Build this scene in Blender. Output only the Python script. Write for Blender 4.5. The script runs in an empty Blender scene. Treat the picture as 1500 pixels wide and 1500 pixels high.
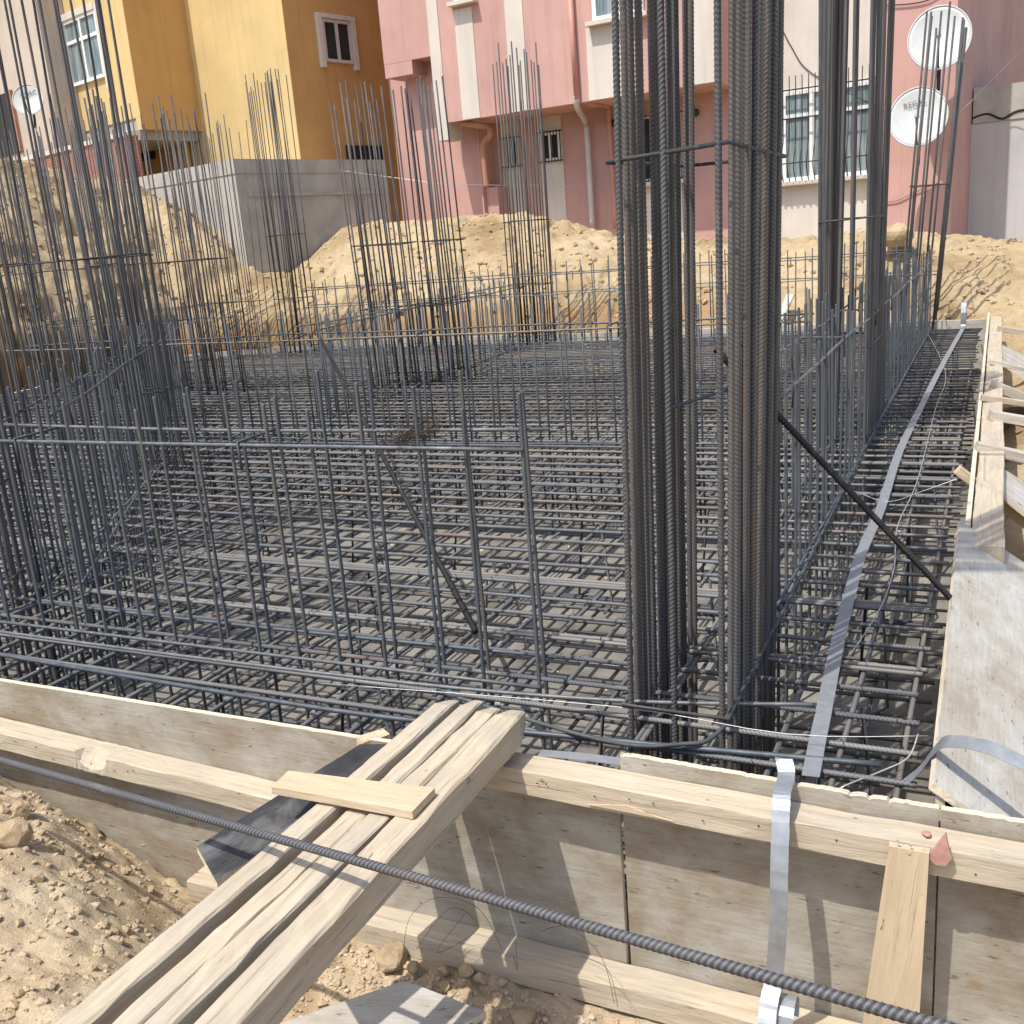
import bpy, bmesh, math, random
import numpy as np
from mathutils import Vector, Matrix
R_ = math.radians
rng = random.Random(11)
nrng = np.random.default_rng(5)
S = bpy.context.scene
COL = S.collection

# ------------------------------------------------------------------ camera
F_PX = 1500.0
H_EYE = 2.14
RX = np.array([[0.90659801, 0.04024338, -0.42007204],
               [0.4151576, -0.26352693, 0.8707455],
               [-0.07565856, -0.96381224, -0.25562034]])   # world axes (X along the front boards, Y into the pit, Z up) in camera terms
EYE = np.array([0, 0, H_EYE])


def ray(u, v):
    return RX @ np.array([u - 750.0, v - 750.0, F_PX])


def pz(u, v, z):
    d = ray(u, v); return Vector(EYE + d * (z - H_EYE) / d[2])


def py(u, v, y):
    d = ray(u, v); return Vector(EYE + d * y / d[1])


def px_(u, v, x):
    d = ray(u, v); return Vector(EYE + d * x / d[0])


def proj(p):
    q = RX.T @ (np.array(p, float) - EYE)
    return 750 + F_PX * q[0] / q[2], 750 + F_PX * q[1] / q[2], q[2]


cam = bpy.data.cameras.new('camera')
camo = bpy.data.objects.new('camera', cam)
COL.objects.link(camo)
cam.sensor_width = 36; cam.sensor_fit = 'HORIZONTAL'; cam.lens = 36.0
cam.clip_start = 0.05; cam.clip_end = 500
mc = Matrix(((RX[0][0], -RX[0][1], -RX[0][2], 0), (RX[1][0], -RX[1][1], -RX[1][2], 0), (RX[2][0], -RX[2][1], -RX[2][2], H_EYE), (0, 0, 0, 1)))
camo.matrix_world = mc
S.camera = camo

# ------------------------------------------------------------------ sky, sun, exposure
LDIR = Vector((0.42, 1.0, -2.05)).normalized()
elev = math.asin(-LDIR.z)
W = bpy.data.worlds.new('World'); S.world = W; W.use_nodes = True
nt = W.node_tree
sky = nt.nodes.new('ShaderNodeTexSky'); sky.sky_type = 'NISHITA'; sky.sun_disc = False
sky.sun_elevation = elev
sky.sun_rotation = math.atan2(-LDIR.x, -LDIR.y)
sky.dust_density = 2.5
bg = nt.nodes['Background']; bg.inputs['Strength'].default_value = 0.15
nt.links.new(sky.outputs[0], bg.inputs['Color'])
sl = bpy.data.lights.new('sun', 'SUN'); sl.energy = 3.35; sl.angle = R_(0.5); sl.color = (1, 0.955, 0.88)
so = bpy.data.objects.new('sun', sl); COL.objects.link(so)
so.rotation_euler = LDIR.to_track_quat('-Z', 'Y').to_euler()
S.view_settings.view_transform = 'Standard'; S.view_settings.look = 'None'
S.view_settings.gamma = 1; S.view_settings.use_curve_mapping = False
S.view_settings.exposure = 0.52
S.render.engine = 'CYCLES'


# ------------------------------------------------------------------ materials
def mat(name, rough=0.8, metal=0.0, spec=0.4):
    m = bpy.data.materials.new(name); m.use_nodes = True
    b = m.node_tree.nodes['Principled BSDF']
    b.inputs['Roughness'].default_value = rough; b.inputs['Metallic'].default_value = metal
    b.inputs['Specular IOR Level'].default_value = spec
    return m, m.node_tree, b


def noise(nt, vec, scale, detail=5, rough=0.6, dist=0.0):
    n = nt.nodes.new('ShaderNodeTexNoise'); n.inputs['Scale'].default_value = scale
    n.inputs['Detail'].default_value = detail; n.inputs['Roughness'].default_value = rough
    n.inputs['Distortion'].default_value = dist
    if vec is not None: nt.links.new(vec, n.inputs['Vector'])
    return n.outputs['Fac']


def ramp(nt, fac, stops):
    r = nt.nodes.new('ShaderNodeValToRGB')
    e = r.color_ramp.elements
    while len(e) < len(stops): e.new(0.5)
    for i, (p, c) in enumerate(stops):
        e[i].position = p; e[i].color = (*c, 1) if len(c) == 3 else c
    nt.links.new(fac, r.inputs['Fac'])
    return r.outputs['Color']


def coords(nt, kind='Object', scale=(1, 1, 1), rnd=False):
    t = nt.nodes.new('ShaderNodeTexCoord'); mp = nt.nodes.new('ShaderNodeMapping')
    mp.inputs['Scale'].default_value = scale
    nt.links.new(t.outputs[kind], mp.inputs['Vector'])
    if rnd:
        oi = nt.nodes.new('ShaderNodeObjectInfo')
        mu = nt.nodes.new('ShaderNodeMath'); mu.operation = 'MULTIPLY'; mu.inputs[1].default_value = 37.0
        nt.links.new(oi.outputs['Random'], mu.inputs[0])
        nt.links.new(mu.outputs[0], mp.inputs['Location'])
    return mp.outputs['Vector']


def mixc(nt, fac, a, b, mode='MIX'):
    m = nt.nodes.new('ShaderNodeMix'); m.data_type = 'RGBA'; m.blend_type = mode
    if isinstance(fac, (int, float)): m.inputs[0].default_value = fac
    else: nt.links.new(fac, m.inputs[0])
    for i, c in ((6, a), (7, b)):
        if isinstance(c, tuple): m.inputs[i].default_value = (*c, 1)
        else: nt.links.new(c, m.inputs[i])
    return m.outputs[2]


def bump(nt, b, h, strength=0.4, dist=0.01):
    n = nt.nodes.new('ShaderNodeBump'); n.inputs['Strength'].default_value = strength
    n.inputs['Distance'].default_value = dist
    nt.links.new(h, n.inputs['Height']); nt.links.new(n.outputs['Normal'], b.inputs['Normal'])


def rebar_mat(name, lo, hi, rust=0.12, rough=0.5, metal=0.35):
    m, t, b = mat(name, rough, metal, 0.3)
    v = coords(t, 'Object', (6, 6, 1.3), True)
    c = ramp(t, noise(t, v, 3.0, 6), [(0.3, lo), (0.7, hi)])
    oi = t.nodes.new('ShaderNodeObjectInfo')
    rr = ramp(t, oi.outputs['Random'], [(0.0, (0.62, 0.66, 0.72)), (0.5, (0.95, 0.95, 0.95)), (0.8, (1.2, 1.12, 1.02)), (0.94, (1.25, 1.08, 0.9)), (1.0, (1.4, 1.08, 0.78))])
    c = mixc(t, 1.0, c, rr, 'MULTIPLY')
    rf = ramp(t, noise(t, v, 0.9, 4), [(0.58, (0, 0, 0)), (0.75, (rust,) * 3)])
    c = mixc(t, rf, c, (0.23, 0.11, 0.05))
    cs = ramp(t, noise(t, coords(t, 'Object', (30, 30, 4), True), 1.5, 5), [(0.6, (0, 0, 0)), (0.72, (0.5,) * 3)])   # cement and dust
    c = mixc(t, cs, c, (0.22, 0.2, 0.175))
    at = t.nodes.new('ShaderNodeAttribute'); at.attribute_name = 'rib'   # lug crests mixed lighter than the core
    mu = t.nodes.new('ShaderNodeMath'); mu.operation = 'MULTIPLY'; mu.inputs[1].default_value = 0.8
    t.links.new(at.outputs['Fac'], mu.inputs[0])
    c = mixc(t, mu.outputs[0], c, tuple(min(1, x * 2.0 + 0.03) for x in hi))
    t.links.new(c, b.inputs['Base Color'])
    return m


M_BAR = rebar_mat('mat_bar_steel', (0.075, 0.077, 0.079), (0.16, 0.162, 0.162), 0.6, 0.65, 0.2)
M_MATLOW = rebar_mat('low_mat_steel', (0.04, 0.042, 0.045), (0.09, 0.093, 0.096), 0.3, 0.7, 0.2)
M_COL = rebar_mat('column_bar_steel', (0.05, 0.05, 0.055), (0.105, 0.103, 0.103), 0.45, 0.6, 0.2)
M_DOWEL = rebar_mat('wall_bar_steel', (0.045, 0.055, 0.065), (0.1, 0.11, 0.12), 0.35, 0.62, 0.2)
M_RUST = rebar_mat('rusty_bar_steel', (0.06, 0.045, 0.035), (0.13, 0.09, 0.065), 0.5)
M_DARKBAR = rebar_mat('dark_bar_steel', (0.018, 0.017, 0.016), (0.04, 0.037, 0.035), 0.15, 0.7, 0.1)
M_RAIL = rebar_mat('rail_bar_steel', (0.09, 0.1, 0.11), (0.19, 0.205, 0.22), 0.12, 0.5, 0.3)


def wood_mat(name, dark, light, stain, stain_amt=0.5, rough=0.8, grain=1.0):
    m, t, b = mat(name, rough, 0, 0.25)
    v = coords(t, 'Object', (1.2, 14, 14), True)
    g = noise(t, v, 3.0, 9, 0.65, 0.6)
    c = ramp(t, g, [(0.25, dark), (0.62, light)])
    v2 = coords(t, 'Object', (2, 5, 5), True)
    s = ramp(t, noise(t, v2, 1.6, 6, 0.6), [(0.45, (0, 0, 0)), (0.7, (stain_amt,) * 3)])
    c = mixc(t, s, c, stain)
    v3 = coords(t, 'Object', (3, 30, 30), True)
    k = ramp(t, noise(t, v3, 4.0, 3, 0.5), [(0.22, (0.55,) * 3), (0.33, (1, 1, 1))])
    c = mixc(t, 1.0, c, k, 'MULTIPLY')
    v4 = coords(t, 'Object', (1.0, 45, 45), True)
    k2 = ramp(t, noise(t, v4, 2.2, 5, 0.55, 0.8), [(0.3, (0.38, 0.33, 0.28)), (0.36, (1, 1, 1))])
    c = mixc(t, 0.6, c, k2, 'MULTIPLY')
    v5 = coords(t, 'Object', (9, 26, 26), True)
    k3 = ramp(t, noise(t, v5, 2.0, 2, 0.5), [(0.235, (0.25, 0.22, 0.2)), (0.27, (1, 1, 1))])
    c = mixc(t, 0.75, c, k3, 'MULTIPLY')
    t.links.new(c, b.inputs['Base Color'])
    ad = t.nodes.new('ShaderNodeMath'); ad.operation = 'MULTIPLY'
    t.links.new(g, ad.inputs[0]); t.links.new(k2, ad.inputs[1])
    bump(t, b, ad.outputs[0], 0.6 * grain, 0.008)
    return m


M_TIMBER = wood_mat('old_timber', (0.36, 0.295, 0.21), (0.52, 0.445, 0.335), (0.37, 0.33, 0.275), 0.75)
M_LATH = wood_mat('fresh_plank', (0.47, 0.36, 0.23), (0.57, 0.455, 0.315), (0.42, 0.33, 0.23), 0.4)
M_TIMBERG = wood_mat('grey_timber', (0.36, 0.31, 0.25), (0.56, 0.5, 0.42), (0.34, 0.3, 0.26), 0.6)


def ply_mat(name, base, brown, pale, black=False):
    m, t, b = mat(name, 0.75, 0, 0.25)
    v = coords(t, 'Object', (1, 1.7, 1.7), True)
    n1 = noise(t, v, 3.2, 9, 0.68, 0.4)
    c = ramp(t, n1, [(0.36, brown), (0.5, base), (0.63, pale)])
    v2 = coords(t, 'Object', (2.5, 40, 40), True)
    g = noise(t, v2, 2.5, 8, 0.7)
    c = mixc(t, 0.38, c, ramp(t, g, [(0.3, (0.5,) * 3), (0.6, (1,) * 3)]), 'MULTIPLY')
    v3 = coords(t, 'Object', (5, 22, 22), True)
    ck = ramp(t, noise(t, v3, 3.3, 4, 0.6), [(0.285, (0.3, 0.25, 0.2)), (0.32, (1, 1, 1))])
    c = mixc(t, 1.0, c, ck, 'MULTIPLY')
    if not black:
        # knots and cement splashes
        vo = t.nodes.new('ShaderNodeTexVoronoi'); vo.inputs['Scale'].default_value = 3.2
        t.links.new(coords(t, 'Object', (1, 1.6, 1.6), True), vo.inputs['Vector'])
        kn = ramp(t, vo.outputs['Distance'], [(0.03, (1, 1, 1)), (0.09, (0, 0, 0))])
        c = mixc(t, kn, c, (0.28, 0.17, 0.08))
        sp = ramp(t, noise(t, coords(t, 'Object', (1.6, 1.6, 1.6), True), 3.0, 6), [(0.56, (0, 0, 0)), (0.7, (0.4,) * 3)])
        c = mixc(t, sp, c, (0.44, 0.43, 0.4))
        sk = ramp(t, noise(t, coords(t, 'Object', (16, 60, 60), True), 1.0, 3, 0.6), [(0.29, (0.4, 0.34, 0.28)), (0.35, (1, 1, 1))])   # short splits in the face veneer
        c = mixc(t, 0.8, c, sk, 'MULTIPLY')
    t.links.new(c, b.inputs['Base Color'])
    bump(t, b, g, 0.4, 0.004)
    return m


M_PLY = ply_mat('weathered_plywood', (0.335, 0.3, 0.24), (0.265, 0.21, 0.145), (0.41, 0.385, 0.33))
M_PLYG = ply_mat('grey_plywood', (0.46, 0.43, 0.37), (0.38, 0.33, 0.26), (0.54, 0.52, 0.48))
M_BLACK = ply_mat('black_film_plywood', (0.05, 0.05, 0.052), (0.028, 0.029, 0.03), (0.15, 0.148, 0.145), True)
M_EDGE = wood_mat('board_edge', (0.5, 0.42, 0.3), (0.68, 0.6, 0.47), (0.4, 0.35, 0.28), 0.4)


def soil_mat(name, a, b_, c_, sc=1.0, low_cut_tone=False):
    m, t, b = mat(name, 0.95, 0, 0.1)
    v = coords(t, 'Object', (1, 1, 1))
    n1 = noise(t, v, 0.9 * sc, 8, 0.65); n2 = noise(t, v, 9 * sc, 8, 0.7); n3 = noise(t, v, 45 * sc, 5, 0.7)
    c = ramp(t, n1, [(0.3, a), (0.52, b_), (0.72, c_)])
    c = mixc(t, 0.5, c, ramp(t, n2, [(0.3, (0.62,) * 3), (0.6, (1.05,) * 3)]), 'MULTIPLY')
    c = mixc(t, 0.4, c, ramp(t, n3, [(0.3, (0.6,) * 3), (0.6, (1.05,) * 3)]), 'MULTIPLY')
    dp = ramp(t, noise(t, v, 0.55 * sc, 4, 0.55, 0.5), [(0.36, (0.74, 0.7, 0.66)), (0.46, (1, 1, 1))])   # damp patches
    c = mixc(t, 1.0, c, dp, 'MULTIPLY')
    if low_cut_tone:   # brown-orange earth low in the cut bank; undercut shade put into its colour
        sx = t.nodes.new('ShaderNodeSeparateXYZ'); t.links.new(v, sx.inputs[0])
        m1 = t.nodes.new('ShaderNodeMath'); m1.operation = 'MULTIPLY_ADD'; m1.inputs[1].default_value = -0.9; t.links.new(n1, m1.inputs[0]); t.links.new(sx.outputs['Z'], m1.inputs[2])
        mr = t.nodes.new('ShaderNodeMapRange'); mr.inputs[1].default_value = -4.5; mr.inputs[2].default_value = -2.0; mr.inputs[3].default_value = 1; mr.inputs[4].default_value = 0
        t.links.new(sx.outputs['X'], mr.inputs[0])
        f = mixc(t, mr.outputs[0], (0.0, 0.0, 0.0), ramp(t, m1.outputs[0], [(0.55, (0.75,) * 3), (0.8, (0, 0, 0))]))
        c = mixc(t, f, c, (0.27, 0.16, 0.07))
    t.links.new(c, b.inputs['Base Color'])
    ad = t.nodes.new('ShaderNodeMath'); ad.operation = 'ADD'
    t.links.new(n2, ad.inputs[0]); t.links.new(n3, ad.inputs[1])
    bump(t, b, ad.outputs[0], 0.7, 0.03 / sc)
    return m


M_SOIL = soil_mat('sandy_soil', (0.38, 0.28, 0.16), (0.475, 0.37, 0.225), (0.54, 0.435, 0.285), low_cut_tone=True)
M_SOILN = soil_mat('near_sandy_soil', (0.45, 0.34, 0.21), (0.53, 0.415, 0.275), (0.58, 0.48, 0.335), 3.0)
M_CLOD = soil_mat('clod_soil', (0.37, 0.27, 0.16), (0.47, 0.36, 0.225), (0.53, 0.43, 0.29), 5.0)


def flat_mat(name, col, rough=0.7, metal=0.0, var=0.12, sc=4.0, spec=0.35, grime=None):
    m, t, b = mat(name, rough, metal, spec)
    v = coords(t, 'Object', (1, 1, 1))
    n = noise(t, v, sc, 7, 0.65)
    lo = tuple(max(0, x * (1 - var)) for x in col); hi = tuple(min(1, x * (1 + var)) for x in col)
    c = ramp(t, n, [(0.3, lo), (0.7, hi)])
    if grime:
        g = ramp(t, noise(t, coords(t, 'Object', (1.2, 1.2, 0.35)), 1.1, 6), [(0.5, (0, 0, 0)), (0.75, (0.35,) * 3)])
        c = mixc(t, g, c, grime)
    if var <= 0.08 and sc < 2:
        st = ramp(t, noise(t, coords(t, 'Object', (7, 7, 0.35)), 1.0, 6, 0.6), [(0.3, (0.8, 0.78, 0.75)), (0.5, (1, 1, 1))])
        c = mixc(t, 0.55, c, st, 'MULTIPLY')
        pt = ramp(t, noise(t, coords(t, 'Object', (1, 1, 1)), 0.5, 3), [(0.4, (0.93,) * 3), (0.6, (1.04,) * 3)])
        c = mixc(t, 1.0, c, pt, 'MULTIPLY')
    t.links.new(c, b.inputs['Base Color'])
    bump(t, b, noise(t, v, 60, 4), 0.12, 0.01)
    return m


M_PINK = flat_mat('pink_render', (0.53, 0.32, 0.28), 0.85, 0, 0.07, 1.5, 0.2, (0.46, 0.28, 0.245))
M_WHITE = flat_mat('off_white_render', (0.62, 0.56, 0.49), 0.85, 0, 0.06, 1.5, 0.2, (0.5, 0.45, 0.4))
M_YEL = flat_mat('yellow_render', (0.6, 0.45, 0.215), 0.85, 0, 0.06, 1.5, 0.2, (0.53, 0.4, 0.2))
M_ORA = flat_mat('orange_render', (0.55, 0.325, 0.12), 0.85, 0, 0.06, 1.5, 0.2)  # brown house's own colour; on the yellow house the tone of shaded faces
M_BEIGE = flat_mat('beige_render', (0.5, 0.43, 0.36), 0.85, 0, 0.06, 1.5, 0.2)
M_CONC = flat_mat('grey_concrete', (0.42, 0.4, 0.36), 0.9, 0, 0.2, 1.8, 0.2, (0.27, 0.22, 0.16))
M_GREYW = flat_mat('pale_grey_render', (0.5, 0.49, 0.48), 0.85, 0, 0.06, 1.5, 0.2)
M_FRAME = flat_mat('white_window_frame', (0.78, 0.78, 0.77), 0.4, 0, 0.03)
M_DARKIN = flat_mat('dark_interior', (0.03, 0.028, 0.026), 0.9)
M_IRON = flat_mat('dark_iron', (0.04, 0.04, 0.042), 0.6, 0.2)
M_DISH = flat_mat('dish_paint', (0.52, 0.54, 0.53), 0.5, 0, 0.1, 5, 0.4, (0.44, 0.43, 0.4))
M_LETTER = flat_mat('grey_lettering', (0.16, 0.16, 0.17), 0.6)
M_PIPEP = flat_mat('painted_pink_pipe', (0.5, 0.25, 0.2), 0.5)
M_PIPEW = flat_mat('pale_pvc_pipe', (0.55, 0.5, 0.48), 0.45)
M_PIPEY = flat_mat('yellow_pipe', (0.6, 0.4, 0.13), 0.5)
M_COPPER = flat_mat('brown_pipe', (0.4, 0.2, 0.13), 0.5)
M_WIRE = flat_mat('tie_wire', (0.05, 0.045, 0.042), 0.5, 0.5)
M_WIREL = flat_mat('bright_wire', (0.5, 0.5, 0.5), 0.4, 0.5)
M_PAPER = flat_mat('white_paper', (0.85, 0.85, 0.86), 0.8)
M_SHARD = flat_mat('red_tile', (0.42, 0.23, 0.19), 0.85, 0, 0.15, 40)
M_CURT = flat_mat('window_curtain', (0.42, 0.5, 0.5), 0.8)
M_BLIND = flat_mat('blinding_concrete', (0.2, 0.185, 0.16), 0.9, 0, 0.5, 2.2, 0.25, (0.085, 0.065, 0.05))
M_STONE = flat_mat('tan_stone', (0.44, 0.34, 0.21), 0.9, 0, 0.25, 18, 0.2)
M_GRAVEL = flat_mat('pale_gravel', (0.46, 0.385, 0.28), 0.9, 0, 0.25, 25, 0.2)


def steel_band():
    m, t, b = mat('galvanised_band', 0.42, 0.45, 0.5)
    c = ramp(t, noise(t, coords(t, 'Object', (12, 12, 12)), 2.5, 5), [(0.3, (0.27, 0.295, 0.32)), (0.7, (0.36, 0.38, 0.4))])
    t.links.new(c, b.inputs['Base Color'])
    return m


M_BAND = steel_band()


def glass_mat():
    m, t, b = mat('window_glass', 0.08, 0, 0.5)
    b.inputs['Base Color'].default_value = (0.16, 0.21, 0.23, 1)
    c = ramp(t, noise(t, coords(t, 'Object', (9, 9, 0.6)), 1.5, 3), [(0.35, (0.10, 0.14, 0.15)), (0.65, (0.3, 0.36, 0.37))])
    t.links.new(c, b.inputs['Base Color'])
    return m


M_GLASS = glass_mat()
mb, tb, bb = mat('red_brick', 0.9, 0, 0.2)
br = tb.nodes.new('ShaderNodeTexBrick'); br.inputs['Scale'].default_value = 4.5
br.inputs['Scale'].default_value = 4.5; br.inputs['Color1'].default_value = (0.36, 0.13, 0.08, 1); br.inputs['Color2'].default_value = (0.28, 0.1, 0.07, 1)
br.inputs['Mortar'].default_value = (0.35, 0.28, 0.24, 1)
cv = coords(tb, 'Object', (1, 1, 1)); cv.node.inputs['Rotation'].default_value = (R_(-90), 0, 0); tb.links.new(cv, br.inputs['Vector']); tb.links.new(br.outputs['Color'], bb.inputs['Base Color'])
M_BRICK = mb

# ------------------------------------------------------------------ object helpers
WORLD = {}


def link(name, mesh, M=None, parent=None, material=None):
    o = bpy.data.objects.new(name, mesh); COL.objects.link(o)
    M = M or Matrix.Identity(4)
    if parent is not None:
        o.parent = parent
        o.matrix_basis = WORLD[parent.name].inverted() @ M
    else:
        o.matrix_basis = M
    WORLD[o.name] = M
    if material is not None and mesh is not None and len(mesh.materials) == 0: mesh.materials.append(material)
    return o


def thing(name, label, cat, loc=(0, 0, 0), group=None):
    o = link(name, None, Matrix.Translation(Vector(loc)))
    return tag(o, label, cat, group)


def tag(o, label=None, cat=None, group=None, kind=None):
    if label: o['label'] = label
    if cat: o['category'] = cat
    if group: o['group'] = group
    if kind: o['kind'] = kind
    return o


def mesh_from(name, verts, faces, smooth=False):
    me = bpy.data.meshes.new(name); me.from_pydata([tuple(v) for v in verts], [], faces)
    if smooth:
        me.polygons.foreach_set('use_smooth', [True] * len(me.polygons))
    me.update(); return me


def grid_mesh(name, V, nu, nv, smooth=True, closed=False):
    """V is (nu*nv,3); quads between"""
    V = np.asarray(V, dtype=np.float32)
    ii, jj = np.meshgrid(np.arange(nu - 1), np.arange(nv if closed else nv - 1), indexing='ij')
    a = ii * nv + jj; b = ii * nv + (jj + 1) % nv; c = (ii + 1) * nv + (jj + 1) % nv; d = (ii + 1) * nv + jj
    Fq = np.stack([a, d, c, b], -1).reshape(-1, 4).astype(np.int32)
    me = bpy.data.meshes.new(name)
    me.vertices.add(len(V)); me.vertices.foreach_set('co', V.ravel())
    n = len(Fq); me.loops.add(n * 4); me.loops.foreach_set('vertex_index', Fq.ravel())
    me.polygons.add(n); me.polygons.foreach_set('loop_start', np.arange(0, n * 4, 4, dtype=np.int32))
    me.polygons.foreach_set('loop_total', np.full(n, 4, dtype=np.int32))
    me.polygons.foreach_set('use_smooth', np.full(n, smooth))
    me.update(calc_edges=True); me.validate()
    return me


def frame(p0, p1, up=Vector((0, 0, 1)), axis='X'):
    """matrix whose X (or Z) axis runs p0->p1 with origin p0"""
    d = (Vector(p1) - Vector(p0)); L = d.length; d.normalize()
    if abs(d.dot(up)) > 0.98: up = Vector((0, 1, 0))
    y = up.cross(d).normalized(); z = d.cross(y).normalized()
    if axis == 'X': cols = (d, y, z)
    else: cols = (y, z, d)
    M = Matrix.Identity(4)
    for i, c in enumerate(cols):
        for k in range(3): M[k][i] = c[k]
        M[i][3] = Vector(p0)[i]
    return M, L


# --- ribbed bars: a round core with two fields of slanted lugs, along local Z
BAR = {}


def bar_mesh(L, dia, pitch=None, sides=10, step=4, name='rebar'):
    L = round(L, 2)
    key = (L, dia, pitch, sides, step)
    if key in BAR: return BAR[key]
    r = dia / 2
    if pitch:
        n = max(4, int(L / pitch * step)); t = np.linspace(0, L, n + 1)
        th = np.linspace(0, 2 * math.pi, sides, endpoint=False)
        T, A = np.meshgrid(t, th, indexing='ij')
        s = np.abs(((A / math.pi) % 1.0) - 0.5) * 2           # 0 mid field .. 1 at the long ridge
        ph = (T / pitch + ((A / math.pi) % 1.0) * 1.35 * np.where(A < math.pi, 1, -1)) % 1.0
        rib = np.clip(1.0 - np.abs(ph - 0.5) * 3.4, 0, 1) * np.clip((1 - s) * 2.2, 0.15, 1)
        rad = r * (0.93 + 0.06 * (s > 0.9) + (0.28 if dia < 0.017 else 0.21) * rib)
        rad[0] = 0; rad[-1] = 0; T[1] = 0; T[-2] = L
        V = np.stack([rad * np.cos(A), rad * np.sin(A), T], -1).reshape(-1, 3)
        me = grid_mesh(name, V, n + 1, sides, True, True)
        at = me.attributes.new('rib', 'FLOAT', 'POINT'); at.data.foreach_set('value', rib.ravel().astype(np.float32))
    else:
        t = np.array([0, 0, L, L]); th = np.linspace(0, 2 * math.pi, sides, endpoint=False)
        T, A = np.meshgrid(t, th, indexing='ij'); rad = np.array([0, r, r, 0])[:, None]
        V = np.stack([rad * np.cos(A), rad * np.sin(A), T], -1).reshape(-1, 3)
        me = grid_mesh(name, V, 4, sides, True, True)
    BAR[key] = me
    return me


MATBAR = {}


def bar(name, p0, p1, dia, m, parent, pitch=None, sides=8, step=4, quant=None):
    p0 = Vector(p0); p1 = Vector(p1)
    M, L = frame(p0, p1, axis='Z')
    if quant: L = math.ceil(L / quant) * quant
    me = bar_mesh(L, dia, pitch, sides, step)
    k = (me.name, m.name)
    if k not in MATBAR:
        if len(me.materials): me2 = me.copy(); me2.materials.clear()
        else: me2 = me
        me2.materials.append(m); MATBAR[k] = me2
    M = M @ Matrix.Rotation(rng.uniform(0, 6.28), 4, 'Z')
    return link(name, MATBAR[k], M, parent)


def tube_pts(pts, r, sides=6, closed=False):
    """tube along a polyline -> verts, faces"""
    P = [Vector(p) for p in pts]; n = len(P); V = []; Fc = []
    prev = None
    for i, p in enumerate(P):
        if closed: d = P[(i + 1) % n] - P[i - 1]
        else: d = P[min(i + 1, n - 1)] - P[max(i - 1, 0)]
        d.normalize()
        if prev is None:
            a = d.orthogonal().normalized()
        else:
            a = (prev - d * prev.dot(d))
            a = a.normalized() if a.length > 1e-6 else d.orthogonal().normalized()
        prev = a; b = d.cross(a)
        rr = r[i] if isinstance(r, (list, tuple)) else r
        for k in range(sides):
            t = 2 * math.pi * k / sides
            V.append(p + (a * math.cos(t) + b * math.sin(t)) * rr)
    m = n if closed else n - 1
    for i in range(m):
        for k in range(sides):
            j = (i + 1) % n
            Fc.append((i * sides + k, i * sides + (k + 1) % sides, j * sides + (k + 1) % sides, j * sides + k))
    if not closed:
        Fc.append(tuple(range(sides))[::-1]); Fc.append(tuple((n - 1) * sides + k for k in range(sides)))
    return V, Fc


def tube(name, pts, r, m, parent=None, sides=6, closed=False):
    o0 = Vector(pts[0])
    V, Fc = tube_pts([Vector(p) - o0 for p in pts], r, sides, closed)
    return link(name, mesh_from(name, V, Fc, True), Matrix.Translation(o0), parent, m)


def smooth_path(pts, n=6):
    P = [Vector(p) for p in pts]; out = []
    for i in range(len(P) - 1):
        a = P[max(i - 1, 0)]; b = P[i]; c = P[i + 1]; d = P[min(i + 2, len(P) - 1)]
        for k in range(n):
            t = k / n
            out.append(0.5 * ((2 * b) + (c - a) * t + (2 * a - 5 * b + 4 * c - d) * t * t + (3 * b - a - 3 * c + d) * t ** 3))
    out.append(P[-1]); return out


def ribbon(name, pts, wid, th, wdir, m, parent=None):
    """a flat steel band along pts; wdir is a vector or a list of width directions"""
    P = [Vector(p) for p in pts]; n = len(P); V = []; Fc = []
    if n > 20: P = [p + Vector((rng.gauss(0, 0.0004), rng.gauss(0, 0.0004), rng.gauss(0, 0.0004))) for p in P]
    for i, p in enumerate(P):
        d = (P[min(i + 1, n - 1)] - P[max(i - 1, 0)]).normalized()
        w = Vector(wdir[i] if isinstance(wdir, list) else wdir); w = (w - d * w.dot(d)).normalized()
        nn = d.cross(w)
        for a, b in ((-1, -1), (1, -1), (1, 1), (-1, 1)):
            V.append(p - P[0] + w * a * wid / 2 + nn * b * th / 2)
    for i in range(n - 1):
        for k in range(4):
            Fc.append((i * 4 + k, i * 4 + (k + 1) % 4, i * 4 + 4 + (k + 1) % 4, i * 4 + 4 + k))
    Fc.append((3, 2, 1, 0)); Fc.append(tuple((n - 1) * 4 + k for k in range(4)))
    return link(name, mesh_from(name, V, Fc), Matrix.Translation(P[0]), parent, m)


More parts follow.
